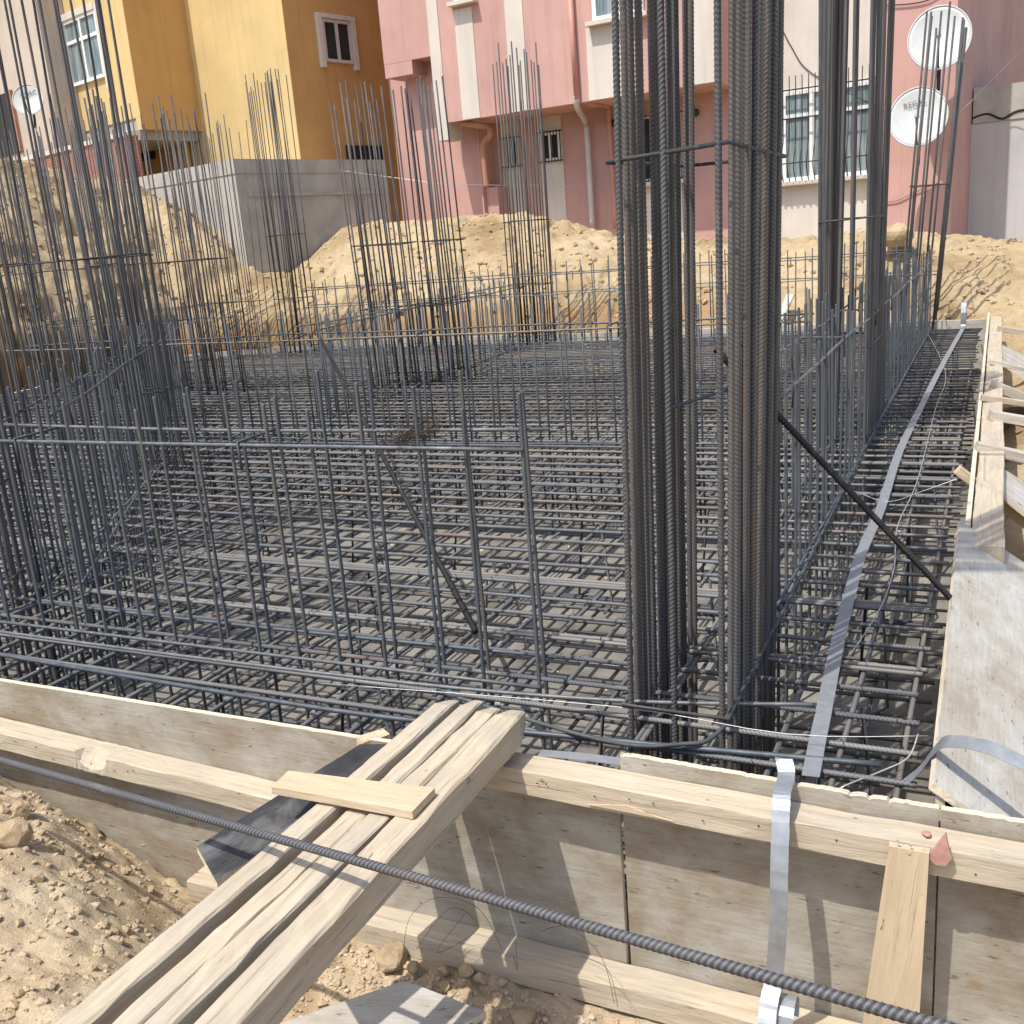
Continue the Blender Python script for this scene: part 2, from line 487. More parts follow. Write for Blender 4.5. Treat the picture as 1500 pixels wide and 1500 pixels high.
def beam(name, p0, p1, w, h, m, parent=None, up=(0, 0, 1), jit=0.003, seg=None, ch=0.004, notch=None, taper_end=0.0, roll=0):
    """rough sawn timber: local X along, Y width, Z height, centred on the line p0-p1; worn corners"""
    M, L = frame(p0, p1, Vector(up))
    if roll: M = M @ Matrix.Rotation(roll, 4, 'X')
    seg = seg or max(3, int(L / 0.1))
    xs = [L * i / seg for i in range(seg + 1)]
    if notch:
        a, b, dep = notch
        xs = sorted(set([x for x in xs if not (a - 0.01 < x < b + 0.01)] + [a + (b - a) * k / 10 for k in range(11)] + [a - 0.002, b + 0.002]))
    V = []; Fc = []
    prof = [(-w / 2 + ch, -h / 2), (w / 2 - ch, -h / 2), (w / 2, -h / 2 + ch), (w / 2, h / 2 - ch), (w / 2 - ch, h / 2), (-w / 2 + ch, h / 2), (-w / 2, h / 2 - ch), (-w / 2, -h / 2 + ch)]
    lr = random.Random(hash((round(p0[0], 3), round(p0[1], 3), round(p1[0], 3))) & 0xffff)
    ph = [lr.uniform(0, 6.28) for _ in range(4)]
    for i, x in enumerate(xs):
        dy = jit * 1.2 * math.sin(x * 2.1 + ph[0]); dz = jit * 1.2 * math.sin(x * 1.7 + ph[1])
        s = 1.0
        if taper_end and L - x < taper_end: s = 0.55 + 0.45 * math.sqrt(max(0, (L - x) / taper_end))
        for k, (y, z) in enumerate(prof):
            yy = y * (s if taper_end else 1) + dy + lr.uniform(-jit, jit) * 0.6
            zz = z * s + dz + lr.uniform(-jit, jit) * 0.6
            if notch and notch[0] <= x <= notch[1] and k in (5, 6):
                tt = (x - notch[0]) / (notch[1] - notch[0]) * 2 - 1
                q = math.sqrt(max(0, 1 - tt * tt)) * notch[2]
                if k == 5: yy += q * 1.0
                else: zz -= q * 1.1
            V.append((x, yy, zz))
    n = len(xs)
    for i in range(n - 1):
        for k in range(8):
            Fc.append((i * 8 + k, i * 8 + (k + 1) % 8, i * 8 + 8 + (k + 1) % 8, i * 8 + 8 + k))
    Fc.append(tuple(range(8))[::-1]); Fc.append(tuple((n - 1) * 8 + k for k in range(8)))
    return link(name, mesh_from(name, V, [f[::-1] for f in Fc]), M, parent, m)


def sheet(name, a, b, c, d, th, m, parent=None, rag=0.0, n=24, edge=None):
    """a board with corners a(0,0) b(1,0) c(1,1) d(0,1), thickness th behind; ragged c-d edge"""
    a, b, c, d = map(Vector, (a, b, c, d))
    ex = (b - a).normalized(); nz = ex.cross(d - a).normalized(); ey = nz.cross(ex)
    M = Matrix.Identity(4)
    for i, v in enumerate((ex, ey, nz)):
        for k in range(3): M[k][i] = v[k]
        M[i][3] = a[i]
    Mi = M.inverted(); V = []; Fc = []
    lr = random.Random(int(abs(a.x * 1000) + abs(b.y * 777)))
    rs = [0.0]
    for i in range(n): rs.append(rs[-1] * 0.5 + lr.uniform(-1, 1) * rag * 0.3 - (lr.uniform(0.3, 2.6) * rag if lr.random() < 0.07 else 0))
    for zz in (0, -th):
        for i in range(n + 1):
            t = i / n
            V.append(Mi @ (a.lerp(b, t)) + Vector((0, 0, zz)))
            V.append(Mi @ (d.lerp(c, t)) + Vector((0, rs[i] if 0 < i < n else 0, zz)))
    N = 2 * (n + 1); mi = []
    for i in range(n):
        q = i * 2
        Fc.append((q, q + 2, q + 3, q + 1)); mi.append(0)
        Fc.append((N + q, N + q + 1, N + q + 3, N + q + 2)); mi.append(0)
        Fc.append((q + 1, q + 3, N + q + 3, N + q + 1)); mi.append(1)
        Fc.append((q, N + q, N + q + 2, q + 2)); mi.append(1)
    Fc.append((0, 1, N + 1, N)); mi.append(1); q = 2 * n; Fc.append((q, N + q, N + q + 1, q + 1)); mi.append(1)
    me = mesh_from(name, V, Fc); me.materials.append(m); me.materials.append(edge or M_EDGE)
    me.polygons.foreach_set('material_index', mi)
    return link(name, me, M, parent)


def box_bm(bm, x0, x1, y0, y1, z0, z1):
    vs = [bm.verts.new((x, y, z)) for z in (z0, z1) for y in (y0, y1) for x in (x0, x1)]
    for f in ((0, 2, 3, 1), (4, 5, 7, 6), (0, 1, 5, 4), (1, 3, 7, 5), (3, 2, 6, 7), (2, 0, 4, 6)):
        bm.faces.new([vs[i] for i in f])


def boxes(name, lst, m, M=None, parent=None, bev=0.0):
    bm = bmesh.new()
    for b in lst: box_bm(bm, *b)
    if bev: bmesh.ops.bevel(bm, geom=list(bm.edges), offset=bev, segments=1, affect='EDGES')
    me = bpy.data.meshes.new(name); bm.to_mesh(me); bm.free()
    return link(name, me, M, parent, m)


# --- value noise for terrain
_tab = nrng.random((256, 256))


def vnoise(x, y):
    xi = np.floor(x).astype(int); yi = np.floor(y).astype(int); fx = x - xi; fy = y - yi
    fx = fx * fx * (3 - 2 * fx); fy = fy * fy * (3 - 2 * fy)
    g = lambda a, b: _tab[a % 256, b % 256]
    return (g(xi, yi) * (1 - fx) + g(xi + 1, yi) * fx) * (1 - fy) + (g(xi, yi + 1) * (1 - fx) + g(xi + 1, yi + 1) * fx) * fy - 0.5


def fbm(x, y, o=5, g=0.5):
    s = 0; a = 1.0
    for i in range(o): s = s + a * vnoise(x * 2 ** i + 17 * i, y * 2 ** i + 31 * i); a *= g
    return s


def rock_mesh(name, seed, r=1.0, sub=2, flat=0.75, rough=0.25):
    bm = bmesh.new(); bmesh.ops.create_icosphere(bm, subdivisions=sub, radius=1)
    lr = np.random.default_rng(seed); dirs = lr.normal(size=(9, 3)); dirs /= np.linalg.norm(dirs, axis=1)[:, None]
    lim = lr.uniform(0.5, 0.92, 9)
    for v in bm.verts:
        p = np.array(v.co)
        for d_, l_ in zip(dirs, lim):
            k = p @ d_
            if k > l_: p = p - d_ * (k - l_) * 0.9
        p = p * (1 + rough * 0.35 * (lr.random() - 0.5))
        v.co = Vector(p * r); v.co.z *= flat
    me = bpy.data.meshes.new(name); bm.to_mesh(me); bm.free(); return me


# ================================================================== THE SETTING
# base sheet under everything
boxes('ground', [(-150, 150, -100, 200, -0.6, -0.35)], M_SOIL)['kind'] = 'structure'
# blinding slab inside the pit
sl_o = link('slab', mesh_from('slab', [(-14, 2.43, 0.02), (-0.12, 2.43, 0.02), (-0.12, 14.45, 0.02), (-14, 14.45, 0.02)], [(0, 1, 2, 3)]), None, None, M_BLIND)
tag(sl_o, kind='structure')

# far spoil bank, laid out from the pit's edge outwards
EDGE = [(-22, 1.0), (-12.6, 6.5), (-11.75, 9.0), (-12.35, 13.2), (-10.1, 14.75), (0.25, 14.62), (30, 14.62)]
SIL = [(-400, 205), (0, 225), (60, 243), (120, 256), (200, 268), (225, 285), (290, 318), (370, 372), (430, 392), (500, 333), (600, 320), (740, 312), (850, 327), (915, 345), (1060, 344), (1150, 349), (1300, 336), (1400, 346), (1500, 352), (2200, 300)]


def edge_r(az):
    d = (math.sin(az), math.cos(az)); best = None
    for (x0, y0), (x1, y1) in zip(EDGE, EDGE[1:]):
        ex, ey = x1 - x0, y1 - y0; det = d[0] * (-ey) + ex * d[1]
        if abs(det) < 1e-9: continue
        t = (x0 * (-ey) + ex * y0) / det; s = (d[0] * y0 - d[1] * x0) / det
        if t > 0 and -1e-6 <= s <= 1 + 1e-6: best = t if best is None else min(best, t)
    return best


sil_az = []; sil_el = []
for u, v in SIL:
    d = ray(u, v); sil_az.append(math.atan2(d[0], d[1])); sil_el.append(d[2] / math.hypot(d[0], d[1]))
AZ = np.linspace(R_(-84), R_(40), 620)
RR = np.concatenate([np.linspace(0, 0.35, 8), np.linspace(0.42, 4.2, 74), np.linspace(4.6, 9, 20), np.linspace(12, 60, 8)])
V = np.zeros((len(AZ), len(RR), 3))
for i, az in enumerate(AZ):
    r0 = edge_r(az); te = np.interp(az, sil_az, sil_el)
    u_mid = np.interp(az, sil_az, [s[0] for s in SIL])
    cut = np.interp(u_mid, [0, 380, 450, 700, 900, 1000, 1500], [0.95, 0.75, 0.6, 0.55, 0.3, 0.15, 0.1])
    rw = np.interp(u_mid, [0, 130, 240, 420, 600, 1500], [4.6, 4.4, 2.6, 2.6, 3.2, 3.2])
    zr = H_EYE + te * (r0 + rw) - 0.05
    z0 = 0.5
    for j, q in enumerate(RR):
        r = r0 + q
        if j == 0: z = -0.3
        elif q < 0.35: z = z0 + cut * (q / 0.35) ** 0.6
        else:
            t = min(1, (q - 0.35) / (rw - 0.35))
            z = (z0 + cut) + (zr - z0 - cut) * (1 - (1 - t) ** 1.5)
            if q > rw: z = zr - 0.14 * min(q - rw, 6)
        V[i, j] = (math.sin(az) * r, math.cos(az) * r, z)
nx = fbm(V[..., 0] * 0.8, V[..., 1] * 0.8, 3); n2 = fbm(V[..., 0] * 3.1 + 9, V[..., 1] * 3.1, 4, 0.6)
fade = np.clip(RR / 0.4, 0, 1)[None, :]
lump = np.maximum(0, fbm(V[..., 0] * 6.0 + 3, V[..., 1] * 6.0, 3, 0.55) - 0.12)
V[..., 2] += fade * (0.1 * nx + 0.1 * n2 + 0.13 * lump)
V[..., 0] += 0.12 * n2; V[..., 1] += 0.1 * nx
BANK = V
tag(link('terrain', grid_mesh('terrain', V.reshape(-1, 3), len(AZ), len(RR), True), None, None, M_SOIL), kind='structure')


# near ground: trench along the front boards, heap on the left, the camera's own standing ground
def near_z(x, y):
    ys = np.interp(x, [-4, -2.9, -2.45, -1.95, -1.6, -1.0, 1.5], [2.9, 2.62, 2.38, 2.05, 1.72, 1.62, 1.55])
    top = np.interp(x, [-5, -3, -2.3, -1.6, -0.8, 1.5], [0.55, 0.47, 0.42, 0.45, 0.4, 0.4])
    t = np.clip((ys - y) / 0.75, 0, 1); t = t * t * (3 - 2 * t)
    z = top * t
    # a broken ledge running towards the camera at the foot of the heap
    lx = -1.86 + 0.12 * np.sin(y * 5) + (y - 1.4) * -0.25
    led = 1 / (1 + np.exp((x - lx) / 0.018))
    z = z - 0.13 * (1 - led) * np.clip((2.15 - y) / 0.2, 0, 1)
    return z + 0.04 * fbm(x * 3, y * 3, 3) + 0.03 * fbm(x * 11 + 5, y * 11, 6, 0.66) + 0.05 * np.maximum(0, fbm(x * 17, y * 17 + 8, 3) - 0.17)


gx = np.linspace(-6, 3, 640); gy = np.linspace(-1.2, 2.37, 300)
X, Yg = np.meshgrid(gx, gy, indexing='ij')
Z = near_z(X, Yg); Z[:, -1] -= 0.05
tag(link('soil', grid_mesh('soil', np.stack([X, Yg, Z], -1).reshape(-1, 3), len(gx), len(gy)), None, None, M_SOILN), kind='structure')


# ground right of the side formwork
def right_z(x, y):
    t = np.clip((x - 0.15) / 1.1, 0, 1)
    return 0.02 + (0.62 + 0.012 * y) * t * t * (3 - 2 * t) + 0.1 * fbm(x * 2.2 + 40, y * 2.2, 4) + 0.14 * np.maximum(0, fbm(x * 5, y * 5 + 77, 4) - 0.05)


gx2 = np.linspace(0.06, 9, 150); gy2 = np.linspace(2.2, 15.2, 260)
X2, Y2 = np.meshgrid(gx2, gy2, indexing='ij')
tag(link('soil', grid_mesh('soil', np.stack([X2, Y2, right_z(X2, Y2)], -1).reshape(-1, 3), len(gx2), len(gy2)), None, None, M_SOIL), kind='structure')

# crumbs of earth lying over the banks, nobody could count them
CV = []; CF = []
lib = []
for k in range(8):
    me = rock_mesh('crumb', 100 + k, 1.0, 1, 0.7, 0.4)
    lib.append((np.array([v.co for v in me.vertices]), [tuple(p.vertices) for p in me.polygons])); bpy.data.meshes.remove(me)


def crumb(x, y, z, r):
    v, f = lib[rng.randrange(8)]; a = rng.uniform(0, 6.28); c, s = math.cos(a), math.sin(a)
    b = len(CV); sx = r * rng.uniform(0.7, 1.3)
    for p in v: CV.append((x + (p[0] * c - p[1] * s) * sx, y + (p[0] * s + p[1] * c) * r, z + p[2] * r))
    CF.extend([tuple(b + q for q in t) for t in f])


for k in range(7000):
    i = int(len(AZ) * rng.random()); j = rng.randrange(6, 84)
    p = BANK[i, j]; crumb(p[0], p[1], p[2], 0.015 + 0.06 * rng.random() ** 4)
for k in range(900):
    x = 0.1 + 2 * rng.random(); y = rng.uniform(3, 14.5); crumb(x, y, float(right_z(np.array(x), np.array(y))), 0.012 + 0.06 * rng.random() ** 4)
tag(link('soil_crumbs', mesh_from('soil_crumbs', CV, CF), None, None, M_CLOD), kind='stuff')
CV = []; CF = []
for k in range(11000):
    x = rng.uniform(-3.6, 0.4); y = rng.uniform(0.7, 2.33)
    crumb(x, y, float(near_z(np.array(x), np.array(y))), 0.003 + 0.02 * rng.random() ** 4)
tag(link('soil_crumbs', mesh_from('soil_crumbs_near', CV, CF), None, None, M_SOILN), kind='stuff')
CV = []; CF = []
for k in range(2600):
    x = rng.gauss(-1.55, 0.4); y = rng.uniform(1.75, 2.24)
    if not (-2.1 < x < -0.7): continue
    crumb(x, y, float(near_z(np.array(x), np.array(y))) + 0.002, 0.003 + 0.008 * rng.random() ** 2)
tag(link('gravel', mesh_from('gravel', CV, CF), None, None, M_GRAVEL), kind='stuff')

# ================================================================== REINFORCEMENT
Z_TOP, Z_LOW = 0.615, 0.09


def xmin(y): return max(-12.1, -1.33 * y - 1.6)


def ystart(x): return max(2.52, (-x - 1.6) / 1.33)


def rebar_layer(label, zc, m, dia, sp, off, pitch, yo=0.0):
    t = thing('rebar_mat', label, 'rebar mat', (-5, 8, zc)); YS_ = []; XS_ = []
    y = 2.67 + yo
    while y < 14.35:
        x0 = xmin(y); x1 = -0.13 - rng.uniform(0, 0.05)
        L = math.ceil((x1 - x0)); sk = rng.uniform(-0.012, 0.012)
        z = zc + dia + 0.001 + rng.uniform(-0.004, 0.004)
        bar('cross_bar', (x1, y + sk, z), (x1 - L, y - sk, z + rng.uniform(-0.006, 0.006)), dia, m, t, pitch if y < 8 else None, 8, 3, 1.0)
        YS_.append(y)
        y += 0.03 if rng.random() < 0.16 else sp * rng.choice([0.86, 0.95, 1.0, 1.05, 1.12])
    x = -0.19 - off
    while x > -12:
        y0 = ystart(x); L = math.ceil(14.35 - y0); sk = rng.uniform(-0.01, 0.01)
        z = zc + rng.uniform(-0.003, 0.003)
        bar('long_bar', (x + sk, 14.38 - L + (0.03 if L > 11 else 0), z), (x - sk, 14.38, z), dia, m, t, pitch, 8, 3, 1.0)
        XS_.append(x)
        x -= 0.028 if rng.random() < 0.12 else sp * rng.choice([0.9, 1.0, 1.0, 1.08])
    V = []; Fc = []
    for yy in YS_:
        if yy > 6.5 or zc < 0.3: continue
        for xx in XS_:
            if xx < max(xmin(yy), -6) or yy < ystart(xx) or rng.random() < 0.35: continue
            a = rng.uniform(0, 6.28); c_, s_ = math.cos(a), math.sin(a); r2 = dia * 0.85; z = zc + dia * 0.5
            loop = [(-r2 * c_ * 1.5, -r2 * s_ * 1.5, z - r2), (-r2 * c_, -r2 * s_, z + dia), (r2 * c_, r2 * s_, z + dia * 1.15), (r2 * c_ * 1.5, r2 * s_ * 1.5, z - r2 * 0.5), (r2 * 2.0 * c_ + rng.gauss(0, 0.012), r2 * 2 * s_ + rng.gauss(0, 0.012), z + rng.uniform(-0.01, 0.045))]
            v, f = tube_pts([(xx + p[0], yy + p[1], p[2]) for p in loop], 0.0013, 3); b = len(V); V += v; Fc += [tuple(b + q for q in g) for g in f]
    if V: tag(link('tie_knots', mesh_from('tie_knots', V, Fc), None, t, M_WIRE), kind='stuff')
    return t


top_mat = rebar_layer('upper layer of the crossed rebar grid, raised above the pit floor', Z_TOP, M_BAR, 0.018, 0.186, 0.0, 0.013)
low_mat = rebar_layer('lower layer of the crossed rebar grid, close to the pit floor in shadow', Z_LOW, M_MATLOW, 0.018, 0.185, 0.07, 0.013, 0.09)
CV = []; CF = []
for k in range(700):
    y = rng.uniform(2.5, 11); x = rng.uniform(max(-7, xmin(y)), -0.2); crumb(x, y, 0.022, 0.006 + 0.022 * rng.random() ** 3)
tag(link('debris', mesh_from('debris', CV, CF), None, None, M_TIMBERG), kind='stuff')
# bent chairs that hold the upper mat up
ch_m = None
for gx_ in range(13):
    for gy_ in range(10):
        x = -0.42 - gx_ * 0.8 + rng.uniform(-0.2, 0.2); y = 3.0 + gy_ * 1.15 + rng.uniform(-0.2, 0.2)
        if x < xmin(y): continue
        if ch_m is None:
            h = Z_TOP - 0.12
            V, Fc = tube_pts([(-0.16, 0.1, 0), (-0.13, 0, 0.02), (-0.07, 0, h), (0.07, 0, h), (0.13, 0, 0.02), (0.16, -0.1, 0)], 0.007, 6)
            ch_m = mesh_from('chair_spacer', V, Fc, True); ch_m.materials.append(M_DOWEL)
        link('chair_spacer', ch_m, Matrix.Translation((x, y, 0.115)) @ Matrix.Rotation(rng.uniform(0, 3.1), 4, 'Z'), low_mat)


def wall_cage(label, a, b, th, sp, ztop, m=M_DOWEL, dia=0.014, ribbed=True, rails=(0.66, 1.49), skip=None, hook=True, off0=0.0, drop=0.0):
    """two faces of upright bars with rails, from a to b, th to the left of a->b"""
    a = Vector((*a, 0)); b = Vector((*b, 0)); d = (b - a); L = d.length; d.normalize(); nrm = Vector((-d.y, d.x, 0))
    t = thing('wall_cage', label, 'rebar cage', (a.x, a.y, 0.04))
    k = 0
    for face in (0, 1):
        s = 0.05 + off0 + (0.07 if face else 0)
        while s < L:
            if rng.random() > drop:
                p = a + d * (s + rng.uniform(-0.02, 0.02)) + nrm * (th * face)
                zt = ztop + rng.uniform(-0.07, 0.07)
                lean = Vector((rng.uniform(-0.02, 0.02), rng.uniform(-0.02, 0.02), 0))
                bar('upright_bar', (p.x, p.y, zt - 1.62), (p.x + lean.x, p.y + lean.y, zt), dia, m, t, 0.0095 if ribbed else None, 8, 4, 0.02)
            s += sp * rng.uniform(0.92, 1.08)
        for zr in rails:
            n = max(2, int(L / 1.0)); pts = []
            for i in range(n + 1):
                p = a + d * (L * i / n) + nrm * (th * face + (0.015 if face else -0.015))
                pts.append((p.x, p.y, zr + rng.uniform(-0.012, 0.012) + (0.02 if face else 0)))
            tube('rail_bar', smooth_path(pts, 3), 0.0075, M_RAIL, t, 6)
    if hook:
        s = 0.35
        while s < L:
            p = a + d * s
            q = [p - d * 0.0 - nrm * 0.02 + Vector((0, 0, rails[-1] - 0.09)), p - nrm * 0.025 + Vector((0, 0, rails[-1] + 0.015)), p + nrm * (th + 0.025) + Vector((0, 0, rails[-1] + 0.02)), p + nrm * (th + 0.03) + Vector((0, 0, rails[-1] - 0.09))]
            tube('cross_tie', q, 0.006, M_DOWEL, t, 6); s += rng.uniform(1.1, 1.8)
    return t


wall_cage('near row of upright wall bars behind the front boards, two rails', (-4.0, 2.93), (-1.35, 2.93), 0.19, 0.2, 1.66)
wall_cage('long row of upright wall bars running back along the right formwork', (-0.75, 3.85), (-0.75, 14.4), 0.19, 0.2, 1.62, off0=0.05)
wall_cage('row of upright wall bars crossing the mat between the second right column and the left', (-8.6, 6.95), (-1.1, 6.95), 0.19, 0.2, 1.66, ribbed=False, dia=0.016)
wall_cage('slanting row of upright wall bars on the left, running back from the near corner', (-8.15, 8.55), (-4.15, 3.25), 0.2, 0.15, 1.6, dia=0.015)
wall_cage('inner row of upright wall bars running back in the middle of the mat', (-5.65, 7.9), (-6.2, 13.6), 0.2, 0.2, 1.6, ribbed=False)
wall_cage('far row of upright wall bars in front of the spoil heaps', (-10.2, 13.95), (-1.0, 13.95), 0.2, 0.21, 1.75, ribbed=False, dia=0.016, rails=(0.66, 1.35, 1.62))
wall_cage('far left row of upright wall bars at the foot of the left earth bank', (-12.0, 10.1), (-8.2, 9.55), 0.2, 0.2, 1.72, ribbed=False)
wall_cage('short row of upright wall bars in the far left corner', (-12.0, 10.6), (-11.7, 13.4), 0.2, 0.22, 1.72, ribbed=False)


def column_cage(label, o, ax, lx, ly, n_long, n_short, zt, dia=0.022, ties=(0.7, 1.25, 2.32), m=M_COL, ribbed=True, jit=0.02, twin=True, pitch=0.0135, lean=(0, 0), tilt=0.05, sides=10):
    """rectangular cage; o corner, ax long direction (unit xy), short side is ax rotated left"""
    t = thing('column_cage', label, 'rebar cage', (o[0], o[1], 0.03))
    ax = Vector((*ax, 0)).normalized(); sh = Vector((-ax.y, ax.x, 0)); o = Vector((*o, 0))
    pos = []
    for f in (0, 1):
        for i in range(n_long):
            pos.append(o + ax * (lx * i / (n_long - 1)) + sh * (ly * f))
            if twin and rng.random() < 0.5: pos.append(pos[-1] + ax * (dia * 1.15) * (1 if i < n_long - 1 else -1) + sh * rng.uniform(-0.004, 0.004))
    for i in range(1, n_short + 1):
        for f in (0, 1): pos.append(o + sh * (ly * i / (n_short + 1)) + ax * (lx * f))
    for p in pos:
        top = zt + rng.uniform(-0.22, 0.1)
        dx, dy = rng.uniform(-tilt, tilt) + lean[0], rng.uniform(-tilt, tilt) + lean[1]
        L = 4.4 if zt > 4 else round(zt, 1)
        bar('upright_bar', (p.x, p.y, top - L), (p.x + dx, p.y + dy, top), dia, m, t, pitch if ribbed else None, sides, 4, 0.1)
    for z in ties:
        e = dia * 0.75
        k = z / zt
        c = [o - ax * e - sh * e, o + ax * (lx + e) - sh * e, o + ax * (lx + e) + sh * (ly + e), o - ax * e + sh * (ly + e)]
        pts = [(q.x + lean[0] * k, q.y + lean[1] * k, z + rng.uniform(-0.015, 0.015)) for q in c]
        tube('tie', pts, 0.0065, M_COL, t, 6, True)
    return t


CA = column_cage('thick corner column of tall ribbed bars standing nearest, right of centre', (-0.71, 2.79), (0, 1), 0.78, 0.3, 13, 1, 4.3, 0.019, (0.72, 2.33), lean=(0.1, 0), tilt=0.025, sides=12)
column_cage('tall column of bars behind the thick corner column, in front of the barred window', (-0.76, 7.0), (0, 1), 0.85, 0.29, 11, 2, 4.45, 0.022, (0.7, 1.3, 2.1), lean=(0.05, 0))
column_cage('narrow leaning column of bars at the far right, in front of the satellite dishes', (-0.78, 14.45), (0, 1), 0.75, 0.4, 3, 2, 4.35, 0.026, (0.7, 1.3, 2.42), lean=(0.28, 0), ribbed=False, twin=True, tilt=0.03)
column_cage('column of bars at the left frame edge, beside the near wall bars', (-4.72, 3.42), (0.55, -0.83), 0.55, 0.26, 6, 1, 4.4, 0.018, (0.75, 1.2, 2.3))
column_cage('wide column of very tall bars on the left, in front of the yellow bay window', (-6.75, 5.35), (0.91, 0.42), 1.2, 0.24, 11, 2, 4.7, 0.018, (0.72, 1.25, 2.24), twin=False, ribbed=True, tilt=0.07, sides=8)
column_cage('thick column of bars on the left, behind the wide tall one, at the slanting wall', (-7.6, 7.5), (-0.54, 0.84), 0.9, 0.25, 8, 2, 3.6, 0.018, (0.72, 1.25, 2.2), ribbed=False, tilt=0.1, sides=6)
for lab, o in (('leftmost clump of column bars before the earth bank, under the beige house', (-12.0, 9.75)), ('clump of column bars before the earth bank, under the red brick wall', (-10.55, 9.65)), ('clump of column bars just right of the red brick wall', (-9.2, 9.55))):
    column_cage(lab, o, (1, -0.08), 1.05, 0.3, 8, 1, 3.8, 0.016, (0.75, 2.2), ribbed=False, tilt=0.1, twin=True, sides=6)
column_cage('row of thin column bars in front of the pale side of the concrete wall', (-12.15, 13.6), (1, 0), 1.25, 0.25, 12, 0, 4.2, 0.014, (0.75, 1.5), ribbed=False, twin=False, tilt=0.08, sides=6)
column_cage('column of bars in front of the corner of the concrete wall', (-10.6, 13.75), (1, 0), 0.58, 0.25, 7, 1, 4.75, 0.016, (0.75, 1.5, 2.5), ribbed=False, tilt=0.08, sides=6)
column_cage('column of bars in front of the gap between the yellow and the pink house', (-6.42, 9.95), (1, 0), 0.58, 0.35, 6, 2, 3.75, 0.018, (0.75, 1.5, 2.2), ribbed=False, tilt=0.05, lean=(-0.12, 0), sides=6)
column_cage('slim column of bars left of the middle, before the light pink lower wall', (-5.75, 10.3), (1, 0), 0.3, 0.35, 3, 1, 3.75, 0.018, (0.75, 1.5, 2.2), ribbed=False, tilt=0.05, lean=(-0.1, 0), sides=6)
column_cage('slim column of bars in the middle, before the small grated windows', (-6.52, 14.0), (1, 0), 0.55, 0.35, 6, 1, 4.6, 0.02, (0.75, 1.5, 2.4), ribbed=False, tilt=0.02, sides=6)

# loose long bars, braces and wires
b1 = bar('prop_bar', pz(697, 925, 0.66), px_(470, 497, -4.75), 0.026, M_DARKBAR, None, None, 8, 4)
tag(b1, 'dark bar leaning from the back rail down to the mat, left of centre', 'rebar')
b2 = bar('prop_bar', pz(1396, 880, 0.77), py(1048, 511, 3.45), 0.023, M_DARKBAR, None, 0.014, 8, 4)
tag(b2, 'dark brown bar slanting from the corner column to the right formwork', 'rebar')
b3 = bar('prop_bar', pz(72, 860, 0.64), px_(244, 674, -4.7), 0.012, M_RAIL, None, None, 6)
tag(b3, 'thin grey bar slanting up behind the near left wall bars', 'rebar')
b4 = bar('prop_bar', py(908, 620, 3.0), py(1150, 545, 3.9), 0.013, M_RAIL, None, None, 6)
tag(b4, 'short thin bar passing level through the corner column', 'rebar')
pA, pM, pB = py(-60, 1096, 1.86), pz(560, 1255, 0.86), None
dAB = (pM - pA).normalized()
pB = Vector(EYE + ray(1345, 1494) / 1500 * 1.4)
pts = smooth_path([pA, pM, pB + (pB - pM) * 0.12], 1)
lb = tag(bar('long_rebar', pA, pB + (pB - pA) * 0.06, 0.0195, M_COL, None, 0.0115, 14, 6), 'long ribbed bar lying slantwise over the timbers in the foreground', 'rebar')

for lab, pts, r, mm in (
    ('rail bar along the front, just inside the plywood', [pz(-40, 952, 0.67), pz(300, 1010, 0.67), pz(560, 1050, 0.665), pz(930, 1088, 0.66), pz(1290, 1120, 0.655)], 0.009, M_RAIL),
    ('rail bar at the feet of the near wall bars', [pz(-40, 920, 0.7), pz(300, 965, 0.7), pz(640, 1005, 0.7), pz(920, 1027, 0.7), pz(1190, 1032, 0.7)], 0.007, M_RAIL),
    ('bent bar curving round the foot of the corner column', [pz(640, 1012, 0.68), pz(880, 1084, 0.68), pz(1000, 1090, 0.68), pz(1050, 1075, 0.68), pz(1090, 1010, 0.68), pz(1170, 850, 0.67), pz(1290, 612, 0.66), pz(1366, 477, 0.65)], 0.007, M_DOWEL)):
    tag(tube('loose_bar', smooth_path(pts, 6), r, mm, None, 7), lab, 'rebar')

tag(tube('tie_wire', smooth_path([pz(470, 1001, 0.7), pz(900, 1035, 0.7), pz(1150, 1075, 0.7), pz(1360, 1078, 0.72)], 4), 0.0016, M_WIREL, None, 4), 'taut bright wire across the foot of the corner column', 'wire')
tag(tube('tie_wire', smooth_path([pz(1345, 1075, 0.7), pz(1330, 1110, 0.66), pz(1290, 1130, 0.64), pz(1240, 1150, 0.64), pz(1225, 1160, 0.62)], 5), 0.0025, M_WIREL, None, 5), 'pale wire curling inside the front right corner', 'wire')
tag(tube('tie_wire', smooth_path([pz(1245, 960, 0.66), pz(1290, 890, 0.66), pz(1310, 830, 0.66), pz(1315, 770, 0.67), pz(1345, 700, 0.66), pz(1370, 600, 0.66), pz(1385, 545, 0.67), pz(1360, 490, 0.66)], 5), 0.0028, M_WIREL, None, 5), 'long crinkled wire lying on the bars right of the steel band', 'wire')
tag(tube('tie_wire', smooth_path([pz(1255, 720, 0.66), pz(1300, 735, 0.66), pz(1350, 720, 0.67), pz(1420, 695, 0.75)], 5), 0.0025, M_WIREL, None, 5), 'pale wire reaching over the mat to the right formwork', 'wire')
tag(tube('string_line', [py(500, 250, 15.5), py(650, 270, 16.2), py(840, 273, 17)], 0.006, M_WIREL, None, 4), 'white string stretched in front of the pink house', 'string')

